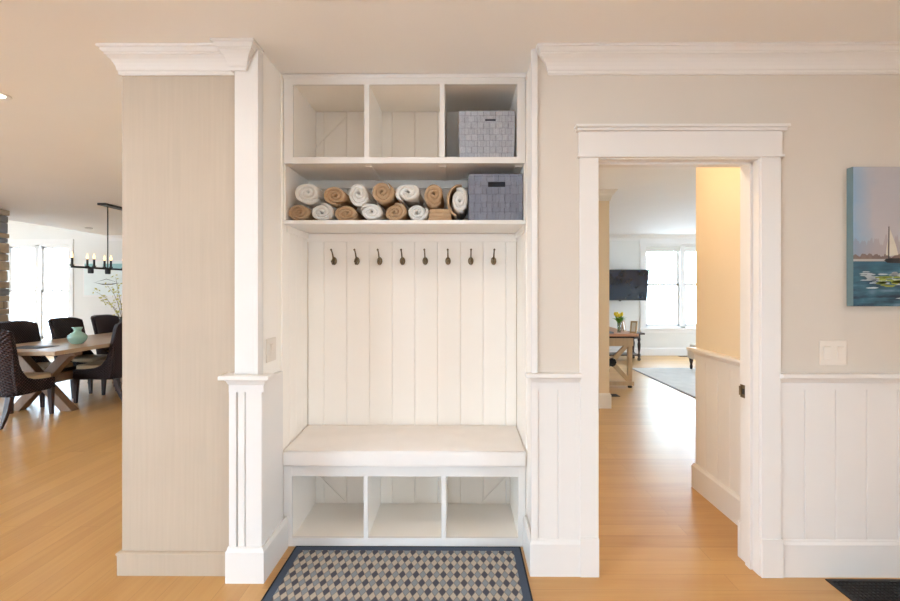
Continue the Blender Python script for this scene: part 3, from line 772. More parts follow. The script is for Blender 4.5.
for yi in range(3):
    for k in range(len(ang)-1):
        A = yi*W_+2*k; fs += [(A, A+2, A+2+W_, A+W_), (A+1, A+1+W_, A+3+W_, A+3)]
    A = yi*W_; fs.append((A, A+W_, A+W_+1, A+1)); A += W_-2; fs.append((A, A+1, A+1+W_, A+W_))
for b0 in (0, 3*W_):
    for k in range(len(ang)-1): fs.append((b0+2*k, b0+2*k+1, b0+2*k+3, b0+2*k+2))
oc.add(vs, fs).build('outer_wrap', 'towelt', t, 0.003, True)['label'] = 'tan outer wrap'
# folded tan towel
ft = MB(); fx, fz = SX(440.0), SHZ
for k in range(3):
    z0 = fz+0.001+k*0.0245; w_ = 0.067-0.003*k
    prof = [(fx-w_, z0+0.012)]+[(fx-w_+0.012-0.012*math.cos(a), z0+0.0115+0.0115*math.sin(a)) for a in frange(0.2, PI/2, 4)]+[(fx+w_-0.012+0.012*math.sin(a), z0+0.0115+0.0115*math.cos(a)) for a in frange(0, PI, 8)]+[(fx-w_+0.012-0.012*math.sin(a), z0+0.0115-0.0115*math.cos(a)) for a in frange(0, PI/2-0.2, 4)]
    ft.prism(prof, 2.708+0.006*k, 3.03, 'Y')
tag(ft.build('folded_towel', 'towelt', None, 0.002, True, origin=(fx, 2.87, SHZ)), 'flat folded tan towel at the right end of the bottom row', 'towel')

# ------------------------------------------------------------------ strap-weave baskets
def basket(x0, x1, z0, h, y0, d, mat, label, taper, hole):
    cx, cy = (x0+x1)/2, y0+d/2
    t = thing('storage_basket', label, 'basket', (cx, cy, z0))
    hw, hd = (x1-x0)/2, d/2; T = 0.009
    def panel(fr):   # front/back with a handle slot
        y = -hd if fr else hd-T
        b = MB(); nz = 9; 
        hx0, hx1, hz0, hz1 = hole
        wall_grid(b, -hw, hw, 0, h, y, y+T, [(hx0, hx1, hz0, hz1)])
        return b
    body = panel(True); bk = panel(False); body.add(bk.v, bk.f)
    body.box(-hw, -hw+T, -hd+T, hd-T, 0, h).box(hw-T, hw, -hd+T, hd-T, 0, h).box(-hw+T, hw-T, -hd+T, hd-T, 0, 0.008)
    # woven straps stand proud in a checkerboard
    cell = 0.0345; nxx = int(round((x1-x0)/cell)); nzz = int(round(h/cell)); cw, chh = (x1-x0)/nxx, h/nzz
    hx0, hx1, hz0, hz1 = hole
    for i in range(nxx):
        for k in range(nzz):
            if (i+k) % 2: continue
            a0, a1, b0, b1 = -hw+i*cw, -hw+(i+1)*cw, k*chh, (k+1)*chh
            if a1 > hx0-0.002 and a0 < hx1+0.002 and b1 > hz0-0.002 and b0 < hz1+0.002: continue
            body.prism([(a0+0.001, -hd), (a0+0.005, -hd-0.0035), (a1-0.005, -hd-0.0035), (a1-0.001, -hd)], b0+0.001, b1-0.001, 'Z')
    nyy = int(round(d/cell)); cd = d/nyy
    for j in range(nyy):
        for k in range(nzz):
            if (j+k) % 2: continue
            a0, a1, b0, b1 = -hd+j*cd, -hd+(j+1)*cd, k*chh, (k+1)*chh
            body.prism([(-hw, a0+0.001), (-hw-0.0035, a0+0.005), (-hw-0.0035, a1-0.005), (-hw, a1-0.001)], b0+0.001, b1-0.001, 'Z')
    body.v = [(x*(1-taper*(1-z/h)), y, z) for x, y, z in body.v]
    body.build('basket_body', mat, t, 0.0008)
    MB().box(-hw+0.001, hw-0.001, -hd-0.002, -hd+T, h-0.001, h+0.004).box(-hw+0.001, hw-0.001, hd-T, hd+0.001, h-0.001, h+0.004).box(-hw+0.001, -hw+T, -hd+T, hd-T, h-0.001, h+0.004).box(hw-T, hw-0.001, -hd+T, hd-T, h-0.001, h+0.004).build('basket_rim', mat, t, 0.001)
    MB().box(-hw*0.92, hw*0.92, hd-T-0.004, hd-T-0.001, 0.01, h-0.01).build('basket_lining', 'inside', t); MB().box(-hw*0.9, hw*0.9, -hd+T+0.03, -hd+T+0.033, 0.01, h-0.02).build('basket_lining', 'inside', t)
    return t
basket(-0.006, 0.309, 2.1605, 0.268, 2.700, 0.32, 'baskl', 'pale grey woven strap basket in the right-hand cubby under the ceiling', 0.03, (-0.010, 0.050, 0.215, 0.228))
basket(0.052, 0.352, SHZ+0.0005, 0.258, 2.690, 0.33, 'baskd', 'slate grey woven strap basket on the towel shelf beside the rolled towels', 0.0, (-0.045, 0.052, 0.190, 0.219))

# ------------------------------------------------------------------ rug and registers
rx, ry = -0.288, 2.656-RUGD/2
rg = tag(MB().box(-RUGW/2+0.008, RUGW/2-0.008, -RUGD/2+0.008, RUGD/2-0.008, 0, 0.006).build('entry_rug', 'rug'), 'small rug with grey and beige diamonds in front of the built-in bench', 'rug')
rg.location = (rx, ry, 0.0005)
eb = MB().box(-RUGW/2, RUGW/2, -RUGD/2, -RUGD/2+0.009, 0, 0.007).box(-RUGW/2, RUGW/2, RUGD/2-0.009, RUGD/2, 0, 0.007).box(-RUGW/2, -RUGW/2+0.009, -RUGD/2+0.009, RUGD/2-0.009, 0, 0.007).box(RUGW/2-0.009, RUGW/2, -RUGD/2+0.009, RUGD/2-0.009, 0, 0.007)
eb.build('binding', 'rugedge', rg, 0.002)['label'] = 'black bound edge'

def register(x0, x1, y0, y1, label, nx=20, ny=7):
    t = thing('floor_register', label, 'vent', ((x0+x1)/2, (y0+y1)/2, 0), world=True)
    f = 0.022
    MB().box(x0, x1, y0, y0+f, 0, 0.005).box(x0, x1, y1-f, y1, 0, 0.005).box(x0, x0+f, y0+f, y1-f, 0, 0.005).box(x1-f, x1, y0+f, y1-f, 0, 0.005).build('frame', 'black', t, 0.001)
    g = MB()
    for i in range(1, nx):
        x = x0+f+(x1-x0-2*f)*i/nx; g.box(x-0.002, x+0.002, y0+f, y1-f, 0.0012, 0.0045)
    for j in range(1, ny):
        y = y0+f+(y1-y0-2*f)*j/ny; g.box(x0+f, x1-f, y-0.003, y+0.003, 0.0015, 0.004)
    g.build('grille', 'black', t)
    MB().box(x0+f, x1-f, y0+f, y1-f, 0.0002, 0.0011).build('duct', 'dark', t)
register(1.795, 2.36, 2.06, 2.372, 'large black floor register below the wainscot right of the doorway', 26, 12)
register(1.86, 2.14, 6.42, 6.58, 'small dark floor register beside the wooden desk in the far room', 12, 5)
register(4.70, 5.05, 10.28, 10.40, 'small dark floor register against the far wall below the double window', 12, 4)

# ------------------------------------------------------------------ switches
def switch(label, cx, cz, wid, n, place):
    t = thing('light_switch', label, 'switch', place[0], place[1])
    MB().box(-wid/2, wid/2, -0.006, 0, -0.062, 0.062).build('cover_plate', 'plate', t, 0.003)
    for k in range(n):
        x = -wid/2+wid*(k+0.5)/n
        MB().prism([(-0.007, -0.032), (-0.011, 0.032), (-0.006, 0.034), (-0.005, -0.034)], x-0.017, x+0.017, 'X').build('rocker', 'plate', t, 0.001)
switch('cream double rocker light switch on the wall below the seascape canvas', 0, 0, 0.135, 2, ((1.860, WY, 1.112), 0))
switch('pale light switch on the left side wall of the niche', 0, 0, 0.125, 1, ((-0.995, 2.515, 1.112), PI/2))

# ------------------------------------------------------------------ seascape canvas
PXL, PZL, PW, PH = 1.930, 1.345, 0.92, 0.685
art = thing('canvas_painting', 'unframed canvas of a white sailboat on dark water, hung over the wainscot', 'painting', (PXL, WY-0.0405, PZL))
MB().box(0.0, PW, 0, 0.04, 0, PH).build('canvas', 'sea', art, 0.003)
MB().box(-0.0012, 0.0005, 0.001, 0.04, 0, PH).build('canvas_edge', 'canvas_edge', art)['label'] = 'teal-grey painted edge'
bt = MB(); y0, y1 = -0.0016, 0.0
bt.prism([(0.174, 0.246), (0.218, 0.252), (0.206, 0.300), (0.190, 0.345), (0.178, 0.378), (0.175, 0.32)], y0, y1, 'Y').prism([(0.158, 0.25), (0.167, 0.25), (0.168, 0.32), (0.162, 0.29)], y0, y1, 'Y')
bt.build('painted_sail', 'sail', art)
MB().prism([(0.150, 0.226), (0.165, 0.214), (0.27, 0.210), (0.29, 0.236), (0.22, 0.236), (0.16, 0.234)], y0, y1, 'Y').prism([(0.1705, 0.23), (0.1735, 0.23), (0.1735, 0.392), (0.1715, 0.392)], y0*1.2, y1, 'Y').build('painted_hull', 'hull', art)
rn = random.Random(5)
def stroke(cx, cz, l, h):
    return [(cx-l, cz), (cx-l*0.5, cz+h*rn.uniform(0.6, 1)), (cx+l*0.4, cz+h*rn.uniform(0.5, 1)), (cx+l, cz+h*0.2), (cx+l*0.5, cz-h*rn.uniform(0.4, 1)), (cx-l*0.6, cz-h*rn.uniform(0.4, 0.9))]
fm = MB(); lm = MB()
for _ in range(60): fm.prism(stroke(rn.uniform(0.05, 0.36), rn.choice([rn.uniform(0.09, 0.17), rn.uniform(0.13, 0.165)]), rn.uniform(0.010, 0.035), rn.uniform(0.003, 0.007)), y0, y1, 'Y')
for _ in range(12): fm.prism(stroke(rn.uniform(0.25, 0.85), rn.uniform(0.03, 0.10), rn.uniform(0.02, 0.05), rn.uniform(0.003, 0.006)), y0, y1, 'Y')
for _ in range(16): lm.prism(stroke(rn.uniform(0.12, 0.24), rn.uniform(0.10, 0.145), rn.uniform(0.015, 0.03), rn.uniform(0.005, 0.009)), y0*1.3, y1, 'Y')
fm.build('foam_pattern', 'foam', art); lm.build('light_pattern', 'lime', art)

# ------------------------------------------------------------------ recessed ceiling lights
def can(x, y, power, label, col=(1, 0.90, 0.77), spot=1.25):
    t = thing('recessed_light', label, 'ceiling light', (x, y, CEIL))
    MB().lathe([(0.052, -0.001), (0.058, -0.006), (0.078, -0.005), (0.082, -0.0005)], (0, 0, 0), 32).build('trim_ring', 'white', t, smooth=True)
    MB().lathe([(0.0005, -0.0025), (0.05, -0.0025), (0.053, -0.001), (0.0005, -0.001)], (0, 0, 0), 32).build('lens', 'lens', t)
    ld = bpy.data.lights.new('can', 'AREA'); ld.shape = 'DISK'; ld.size = 0.1; ld.energy = power*0.34; ld.color = col
    lo = bpy.data.objects.new('bulb', ld); COL.objects.link(lo); lo.parent = t; lo.location = (0, 0, -0.012)
    return t
GC = 'recessed lights in the entry ceiling'
CANS = [
    (-2.86, 2.93, 22, 'recessed ceiling light glowing by the left edge, over the oak floor'),
    (-1.70, 1.25, 16, 'recessed ceiling light in front of the tan pillar'),
    (-0.30, 1.45, 26, 'recessed ceiling light in front of the built-in bench'),
    (1.25, 0.9, 10, 'recessed ceiling light in front of the doorway'),
    (-0.30, -0.9, 16, 'recessed ceiling light far in front of the bench'),
    (2.6, 0.6, 10, 'recessed ceiling light in front of the seascape canvas'),
]
for x, y, p, lab in CANS: tag(can(x, y, p, lab), group=GC)
can(1.12, 3.05, 42, 'recessed ceiling light inside the hall behind the doorway', (1, 0.74, 0.45))

# ------------------------------------------------------------------ dining room
TXC, TY0, TY1, TW = -4.94, 5.17, 7.95, 0.55
tb = thing('dining_table', 'long wooden trestle dining table with crossed beam legs between dark woven chairs', 'table', (TXC, 6.5, 0), world=True)
MB().box(TXC-TW, TXC+TW, TY0+0.13, TY1-0.13, 0.712, 0.758).build('tabletop', 'tablewood', tb, 0.006)
MB().box(TXC-TW, TXC+TW, TY0, TY0+0.127, 0.712, 0.758).build('breadboard_end', 'tablewood', tb, 0.006)
MB().box(TXC-TW, TXC+TW, TY1-0.127, TY1, 0.712, 0.758).build('breadboard_end', 'tablewood', tb, 0.006)
for yy in (5.66, 7.35):
    for sg in (1, -1):
        p = [(TXC+sg*-0.39, 0), (TXC+sg*-0.25, 0), (TXC+sg*0.36, 0.655), (TXC+sg*0.22, 0.655)]
        MB().prism(p, yy-0.055+0.004*sg, yy+0.055+0.004*sg, 'Y').build('crossed_leg', 'trestle', tb, 0.006)
    MB().box(TXC-0.42, TXC+0.42, yy-0.06, yy+0.06, 0.652, 0.712).build('trestle_head', 'trestle', tb, 0.006)
MB().box(TXC-0.05, TXC+0.05, 5.72, 7.29, 0.30, 0.40).build('stretcher', 'trestle', tb, 0.006)

def chair_proto():
    t = thing('dining_chair', 'x', 'chair', (0, 0, 0), group='dark woven chairs around the dining table')
    hw = 0.265; nu, nv = 14, 14
    # curved, leaning back shell; forward is +y
    def shell(u, v):
        x = hw*u*(1+0.05*v); zt = 1.035-0.035*abs(u)**5
        z = 0.30+(zt-0.30)*v
        y = -0.245-0.115*v**1.5+0.085*abs(u)**2.6*(0.35+0.65*(1-v*0.2))
        return Vector((x, y, z))
    vs = []; fs = []
    for side in (0, 1):
        for j in range(nv+1):
            for i in range(nu+1):
                p = shell(-1+2*i/nu, j/nv); vs.append((p.x*(1-0.03*side), p.y-0.022+0.052*side, p.z-(0.012*side if j == nv else 0)))
    n1 = (nu+1)*(nv+1); I = lambda i, j, s: s*n1+j*(nu+1)+i
    for j in range(nv):
        for i in range(nu):
            for s in (0, 1): fs.append((I(i, j, s), I(i+1, j, s), I(i+1, j+1, s), I(i, j+1, s)))
    for i in range(nu):
        for j in (0, nv): fs.append((I(i, j, 0), I(i+1, j, 0), I(i+1, j, 1), I(i, j, 1)))
    for j in range(nv):
        for i in (0, nu): fs.append((I(i, j, 0), I(i, j+1, 0), I(i, j+1, 1), I(i, j, 1)))
    MB().add(vs, fs).build('backrest', 'wicker', t, 0.008, True)
    # swooping sides from back to seat
    for s in (-1, 1):
        pl = [(-0.20, 0.30), (0.27, 0.30), (0.27, 0.425), (0.12, 0.43), (0.0, 0.445), (-0.08, 0.48), (-0.14, 0.55), (-0.19, 0.66), (-0.23, 0.80), (-0.26, 0.80), (-0.24, 0.55)]
        MB().prism(pl, s*hw-0.016*(s+1), s*hw-0.016*(s-1), 'X').build('side_panel', 'wicker', t, 0.006)
    MB().box(-hw+0.03, hw-0.03, 0.235, 0.27, 0.30, 0.425).box(-hw+0.03, hw-0.03, -0.22, 0.235, 0.30, 0.33).build('seat_rail', 'wicker', t, 0.006)
    MB().box(-hw+0.033, hw-0.033, -0.19, 0.265, 0.405, 0.480).build('seat_cushion', 'seatpad', t, 0.025, True, 4)
    for s in (-1, 1):
        a = s*(hw-0.03)
        def leg(pts):
            b = MB(); 
            v = []
            for (x, y, z, w_) in pts: v += [(x-w_, y-w_, z), (x+w_, y-w_, z), (x+w_, y+w_, z), (x-w_, y+w_, z)]
            f = [(4*i+k, 4*i+(k+1) % 4, 4*i+4+(k+1) % 4, 4*i+4+k) for i in range(len(pts)-1) for k in range(4)]
            f += [(3, 2, 1, 0), tuple(4*(len(pts)-1)+k for k in range(4))]
            return b.add(v, f)
        leg([(a, 0.255, 0, 0.016), (a, 0.250, 0.15, 0.021), (a, 0.245, 0.31, 0.026)]).build('leg', 'darkwood', t, 0.003)
        leg([(a, -0.365, 0, 0.015), (a, -0.325, 0.08, 0.019), (a, -0.285, 0.18, 0.024), (a, -0.255, 0.31, 0.028)]).build('leg', 'darkwood', t, 0.003)
    return t
ch = chair_proto()
spots = [
    (TXC+0.005, 5.24, 0, 'dark woven dining chair at the near head of the table, tan seat in view'),
    (-5.33, 6.04, -PI/2, 'dark woven chair on the far side, nearest to the stone chimney'),
    (-5.33, 6.80, -PI/2, 'dark woven chair on the far side, behind the celadon vase'),
    (-5.33, 7.56, -PI/2, 'dark woven chair on the far side, under the flowering branch'),
    (-4.585, 6.25, PI/2, 'dark woven chair half hidden by the tan pillar, pushed in from the near side'),
    (-4.585, 6.98, PI/2, 'dark woven chair behind the pillar, only its feet in view'),
]
for i, (x, y, r, lab) in enumerate(spots):
    if i == 0: ch.location = (x, y, 0); ch.rotation_euler = (0, 0, r); ch['label'] = lab
    else: dup(ch, (x, y, 0), r, lab)

TT = 0.758
vz = [(0.0005, 0), (0.062, 0), (0.070, 0.006), (0.100, 0.035), (0.115, 0.070), (0.112, 0.095), (0.090, 0.118), (0.060, 0.134), (0.045, 0.146), (0.044, 0.160), (0.052, 0.178), (0.064, 0.196), (0.060, 0.197), (0.047, 0.178), (0.038, 0.158), (0.040, 0.146), (0.0005, 0.140)]
v = MB().lathe(vz, (0, 0, 0), 36).build('ceramic_vase', 'celadon', None, 0, True); v.scale = (0.88, 0.88, 1.04); v.location = (-4.75, 5.93, TT+0.0005)
tag(v, 'squat celadon vase with a flared neck on the dining table', 'vase')
pm = MB().box(-0.20, 0.20, -0.15, 0.15, 0, 0.004).build('reflection', 'tablerefl', None, 0.0015); pm.location = (-4.98, 5.55, TT+0.0005)  # thin sheet whose grey stands in for a reflection on the tabletop
tag(pm, 'dark grey placemat lying on the near end of the dining table', 'reflection')
# branch vase
bvx, bvy = -4.93, 6.98
bv = thing('branch_vase', 'slim vase of leafy branches behind the celadon vase, mostly behind the pillar', 'vase of branches', (bvx, bvy, TT+0.0005))
MB().lathe([(0.0005, 0), (0.045, 0), (0.055, 0.04), (0.05, 0.14), (0.032, 0.24), (0.036, 0.275), (0.032, 0.275), (0.028, 0.24), (0.0005, 0.22)], (0, 0, 0), 24).build('vase_body', 'black', bv, smooth=True)
rn = random.Random(11); lf = MB()
ends = [(-0.36, -0.05, 0.66), (-0.10, 0.0, 0.86), (0.10, 0.08, 0.74), (-0.22, -0.1, 0.56), (0.25, -0.05, 0.62), (-0.30, 0.1, 0.76)]
for (ex, ey, ez) in ends:
    pts = []
    for k in range(7):
        q = k/6; pts.append((ex*q**1.4, ey*q, 0.2+(ez-0.2)*q+0.03*math.sin(q*7+ex*9)))
    MB().tube(pts, [0.005-0.0006*k for k in range(7)], 6).build('branch', 'twig', bv)
    for k in range(2, 7):
        for _ in range(5):
            p = Vector(pts[k])+Vector((rn.uniform(-.04, .04), rn.uniform(-.04, .04), rn.uniform(-.03, .04))); d = Vector((rn.uniform(-1, 1), rn.uniform(-1, 1), rn.uniform(-.5, 1))).normalized(); s_ = d.orthogonal().normalized()
            l_ = rn.uniform(0.016, 0.030)
            lf.add([p-d*l_, p+s_*l_*0.5+Vector((0, 0, 0.002)), p+d*l_, p-s_*l_*0.5+Vector((0, 0, 0.002)), p+d.cross(s_)*0.003], [(0, 1, 4), (1, 2, 4), (2, 3, 4), (3, 0, 4)])
lf.build('leaves', 'blossom', bv)

# chandelier
cxx, cyy = TXC, 6.70
cd = thing('chandelier', 'black linear candle chandelier hanging over the dining table', 'chandelier', (cxx, cyy, CEIL))
MB().box(-0.06, 0.06, -0.12, 0.75, -0.028, 0).build('canopy', 'black', cd, 0.004)
zb = 1.722-CEIL
for yy in (0.0, 0.62): MB().tube([(0, yy, -0.02), (0, yy, zb)], 0.0075, 10).build('rod', 'black', cd)
MB().box(-0.012, 0.012, -0.63, 1.25, zb-0.013, zb+0.013).build('bar', 'black', cd, 0.002)
for yy, prs in ((-0.62, (0,)), (-0.31, (-0.045, 0.045)), (0.0, (-0.045, 0.045)), (0.31, (0,)), (0.62, (-0.045, 0.045)), (0.93, (-0.045, 0.045)), (1.24, (0,))):
    if len(prs) == 2: MB().box(-0.06, 0.06, yy-0.012, yy+0.012, zb-0.012, zb+0.012).lathe([(0.0005, zb-0.075), (0.03, zb-0.075), (0.034, zb-0.06), (0.034, zb-0.01), (0.0005, zb-0.01)], (0, yy, 0), 16).build('hub', 'black', cd, 0.002)
    for xx in prs:
        ho = MB().lathe([(0.0005, zb+0.012), (0.022, zb+0.014), (0.026, zb+0.028), (0.013, zb+0.03), (0.013, zb+0.115), (0.0005, zb+0.115)], (xx, yy, 0), 14).build('candle_holder', 'black', cd, smooth=False)
        MB().lathe([(0.0005, zb+0.115), (0.010, zb+0.118), (0.015, zb+0.140), (0.011, zb+0.165), (0.003, zb+0.188), (0.0005, zb+0.190)], (xx, yy, 0), 12).build('bulb', 'bulb', ho, smooth=True)

# stone chimney
ck = MB(); rn = random.Random(3)
def stone_face(a0, a1, z1, put):
    z = 0
    while z < z1-0.01:
        h = min(rn.uniform(0.07, 0.17), z1-z); a = a0
        while a < a1-0.01:
            l = rn.uniform(0.10, 0.34); l = min(l, a1-a)
            if a1-a-l < 0.07: l = a1-a
            put(a+0.004, a+l-0.004, z+0.004, z+h-0.004, rn.uniform(0.03, 0.065)); a += l
        z += h
SX0, SX1, SY0, SY1 = -9.0, -6.80, 5.7, 7.15
stone_face(SX0, SX1, CEIL-0.002, lambda a, b, c, d, t: ck.box(a, b, SY0-t, SY0+0.02, c, d))
stone_face(SY0, SY1, CEIL-0.002, lambda a, b, c, d, t: ck.box(SX1-0.02, SX1+t, a, b, c, d))
cm = thing('stone_chimney', 'stacked fieldstone chimney at the left edge behind the dining chairs', 'chimney', ((SX0+SX1)/2, SY0, 0), world=True)
ck.build('stone_veneer', 'stone', cm, 0.012)
MB().box(SX0, SX1, SY0, SY1, 0, CEIL-0.002).build('chimney_core', 'greybook', cm)

# picture on the dining wall, smoke detector
pc = thing('framed_picture', 'pale picture with a teal band and a dark boat shape on the dining wall', 'picture', (-7.75, FAR, 1.30))
MB().box(-0.50, 0.62, -0.03, 0, -0.02, 0.78).build('picture_frame', 'white', pc, 0.003)
MB().box(-0.47, 0.59, -0.034, -0.029, 0.01, 0.75).build('picture_print', 'artpale', pc)
MB().box(-0.46, -0.24, -0.037, -0.033, 0.62, 0.70).box(-0.06, 0.58, -0.037, -0.033, 0.58, 0.70).build('teal_band', 'artteal', pc)
MB().prism([(-0.26, 0.29), (-0.06, 0.24), (0.14, 0.24), (0.30, 0.28), (0.10, 0.26), (-0.08, 0.26)], -0.038, -0.033, 'Y').prism([(-0.26, 0.285), (0.02, 0.37), (0.29, 0.285), (0.02, 0.36)], -0.038, -0.033, 'Y').build('boat_shape', 'iron', pc)
sd = MB().lathe([(0.0005, -0.035), (0.045, -0.035), (0.060, -0.025), (0.065, -0.001), (0.0005, -0.001)], (0, 0, 0), 28).build('smoke_detector', 'white', None, 0, True); sd.location = (-7.15, 9.2, CEIL)
tag(sd, 'round white smoke detector on the dining room ceiling', 'smoke detector')

# ------------------------------------------------------------------ far room
dx0, dx1, dy0, dy1 = 1.885, 2.53, 6.98, 8.2
dk = thing('trestle_desk', 'pale wooden desk with an X-braced end frame and black rosette, in the far room', 'desk', ((dx0+dx1)/2, 7.6, 0), world=True)
MB().box(dx0-0.05, dx1+0.045, dy0-0.05, dy1+0.05, 0.755, 0.792).build('desk_top', 'desktop', dk, 0.005)
MB().box(dx0, dx1, dy0, dy1, 0.728, 0.756).build('top_edge', 'iron', dk)
MB().box(dx0+0.01, dx1-0.01, dy0+0.012, dy1-0.012, 0.61, 0.73).build('apron', 'deskwood', dk, 0.003)
for yy in (dy0+0.012, dy1-0.075):
    for a in (dx0+0.02, dx1-0.085): MB().box(a, a+0.062, yy, yy+0.06, 0.05, 0.62).build('leg', 'deskwood', dk, 0.004)
    MB().box(dx0, dx1, yy-0.005, yy+0.065, 0.035, 0.095).build('foot_rail', 'deskwood', dk, 0.004)
    for a in (dx0+0.05, dx1-0.05): MB().lathe([(0.0005, 0), (0.026, 0), (0.034, 0.018), (0.026, 0.036), (0.0005, 0.036)], (a, yy+0.03, 0), 16).build('bun_foot', 'iron', dk, smooth=True)
    for sg in (1, -1):
        xc = (dx0+dx1)/2; hx = (dx1-dx0)/2-0.06
        p = []
        for q in frange(-1, 1, 12):
            bow = 0.0
            p.append((xc+sg*q*hx, 0.375+q*0.285))
        d = Vector((sg*hx, 0.285)).normalized(); n = Vector((-d.y, d.x))*0.031
        MB().prism([(p[0][0]+n.x, p[0][1]+n.y), (p[0][0]-n.x, p[0][1]-n.y), (p[-1][0]-n.x, p[-1][1]-n.y), (p[-1][0]+n.x, p[-1][1]+n.y)], yy-0.002+0.012*(sg > 0), yy+0.04+0.012*(sg > 0), 'Y').build('cross_brace', 'deskwood', dk, 0.004)
    ro = MB().lathe([(0.0005, yy-0.03), (0.03, yy-0.028), (0.06, yy-0.016), (0.062, yy+0.0)], ((dx0+dx1)/2, 0, 0.375), 24, 'Y')
    for k in range(8):
        a = 2*PI*k/8; ro.ball(((dx0+dx1)/2+0.045*math.cos(a), yy-0.018, 0.375+0.045*math.sin(a)), 0.018, 1, 0.8, 1.001, 10, 6)
    ro.build('rosette', 'iron', dk, smooth=False)['label'] = 'black iron rosette'
MB().box((dx0+dx1)/2-0.03, (dx0+dx1)/2+0.03, dy0+0.07, dy1-0.07, 0.345, 0.405).build('stretcher', 'deskwood', dk, 0.004)
DT = 0.7925
tv_ = thing('tulip_vase', 'slim glass vase of yellow tulips on the wooden desk', 'vase of flowers', (2.365, 7.15, DT))
MB().lathe([(0.0005, 0), (0.026, 0), (0.028, 0.01), (0.026, 0.08), (0.032, 0.15), (0.029, 0.15), (0.023, 0.08), (0.022, 0.012), (0.0005, 0.010)], (0, 0, 0), 20).build('vase_body', 'vglass', tv_, smooth=True)
rn = random.Random(4)
for k in range(9):
    a = 2*PI*k/9+rn.uniform(-.2, .2); R = 0.03+0.065*rn.random(); zt = 0.225+0.04*rn.random()
    ex, ey = R*math.cos(a), R*math.sin(a)
    MB().tube([(ex*0.05, ey*0.05, 0.03), (ex*0.25, ey*0.25, 0.14), (ex, ey, zt)], 0.004, 6).build('stem', 'leaf', tv_)
    MB().lathe([(0.0005, zt-0.01), (0.014, zt), (0.021, zt+0.018), (0.017, zt+0.038), (0.006, zt+0.05), (0.0005, zt+0.048)], (ex, ey, 0), 9).build('tulip_bloom', 'tulip', tv_, smooth=True)
lv = MB()
for k in range(20):
    a = 2*PI*k/20+rn.uniform(-.2, .2); R = 0.08+0.03*rn.random(); h = 0.20+0.05*rn.random()
    d = Vector((math.cos(a), math.sin(a), 0)); sd_ = Vector((-d.y, d.x, 0)); vs = []
    for q in frange(0, 1, 5):
        c = d*(R*q**1.5)+Vector((0, 0, 0.12+(h-0.10)*q*(1.25-0.45*q))); w_ = 0.024*math.sin(PI*min(0.98, 0.15+q*0.83))
        vs += [c-sd_*w_, c+d*0.004, c+sd_*w_]
    lv.add(vs, [(3*i+k2, 3*i+k2+1, 3*i+4+k2, 3*i+3+k2) for i in range(5) for k2 in (0, 1)])
lv.build('tulip_leaves', 'leaf', tv_, smooth=True)
def easel_frame(label, loc, rz, w_, h, fmat):
    t = thing('photo_frame', label, 'photo frame', loc, rz)
    b = MB().box(-w_/2, -w_/2+0.022, -0.009, 0.009, 0, h).box(w_/2-0.022, w_/2, -0.009, 0.009, 0, h).box(-w_/2, w_/2, -0.009, 0.009, h-0.022, h).box(-w_/2, w_/2, -0.009, 0.009, 0, 0.022)
    p = MB().box(-w_/2+0.02, w_/2-0.02, -0.003, 0.003, 0.02, h-0.02)
    for q in (b, p): q.v = [(x, y+z*0.18, z) for x, y, z in q.v]
    b.build('frame', fmat, t, 0.002); p.build('print', 'paper', t)
    MB().prism([(0.17*h+0.005, h*0.7), (0.30*h, 0.0), (0.30*h+0.006, 0), (0.17*h+0.012, h*0.7)], -0.02, 0.02, 'X').build('easel_strut', fmat, t)
easel_frame('small tan photo frame on the desk just right of the tulips', (2.535, 7.40, DT), 0.9, 0.11, 0.165, 'deskwood')
easel_frame('white print in a tan frame leaning at the right edge of the desk', (2.548, 7.08, DT), -0.9, 0.11, 0.175, 'seatpad')
ld_ = thing('desk_lamp', 'small desk lamp with a white shade, half hidden at the left of the desk', 'lamp', (2.09, 7.45, DT))
MB().lathe([(0.0005, 0), (0.07, 0), (0.07, 0.012), (0.012, 0.02), (0.009, 0.24), (0.0005, 0.24)], (0, 0, 0), 20).build('lamp_base', 'bronze', ld_, smooth=False)
MB().lathe([(0.125, 0.25), (0.128, 0.25), (0.05, 0.39), (0.047, 0.39)], (0, 0, 0), 28).build('lamp_shade', 'shade', ld_, smooth=True)
nb = MB().box(-0.11, 0.11, -0.15, 0.15, 0, 0.022).build('notebook', 'greybook', None, 0.003); nb.location = (2.12, 7.12, DT+0.0005); tag(nb, 'grey notebook lying flat on the desk left of the tulips', 'notebook')

# dark console below the television
cn = thing('console_table', 'dark turned-leg console table below the wall television', 'table', (3.1, 9.85, 0), world=True)
MB().box(2.45, 3.70, 9.62, 10.10, 0.53, 0.565).build('table_top', 'darkwood', cn, 0.006)
MB().box(2.52, 3.63, 9.68, 10.04, 0.44, 0.53).build('apron', 'darkwood', cn, 0.003)
MB().box(2.52, 3.63, 9.68, 10.04, 0.10, 0.125).build('lower_shelf', 'darkwood', cn, 0.003)
for a in (2.54, 3.61):
    for b in (9.70, 10.02):
        MB().lathe([(0.0005, 0), (0.022, 0), (0.034, 0.03), (0.022, 0.06), (0.03, 0.10), (0.03, 0.13), (0.016, 0.15), (0.026, 0.24), (0.034, 0.33), (0.020, 0.39), (0.032, 0.42), (0.032, 0.45), (0.0005, 0.45)], (a, b, 0), 14).build('leg', 'darkwood', cn, smooth=True)

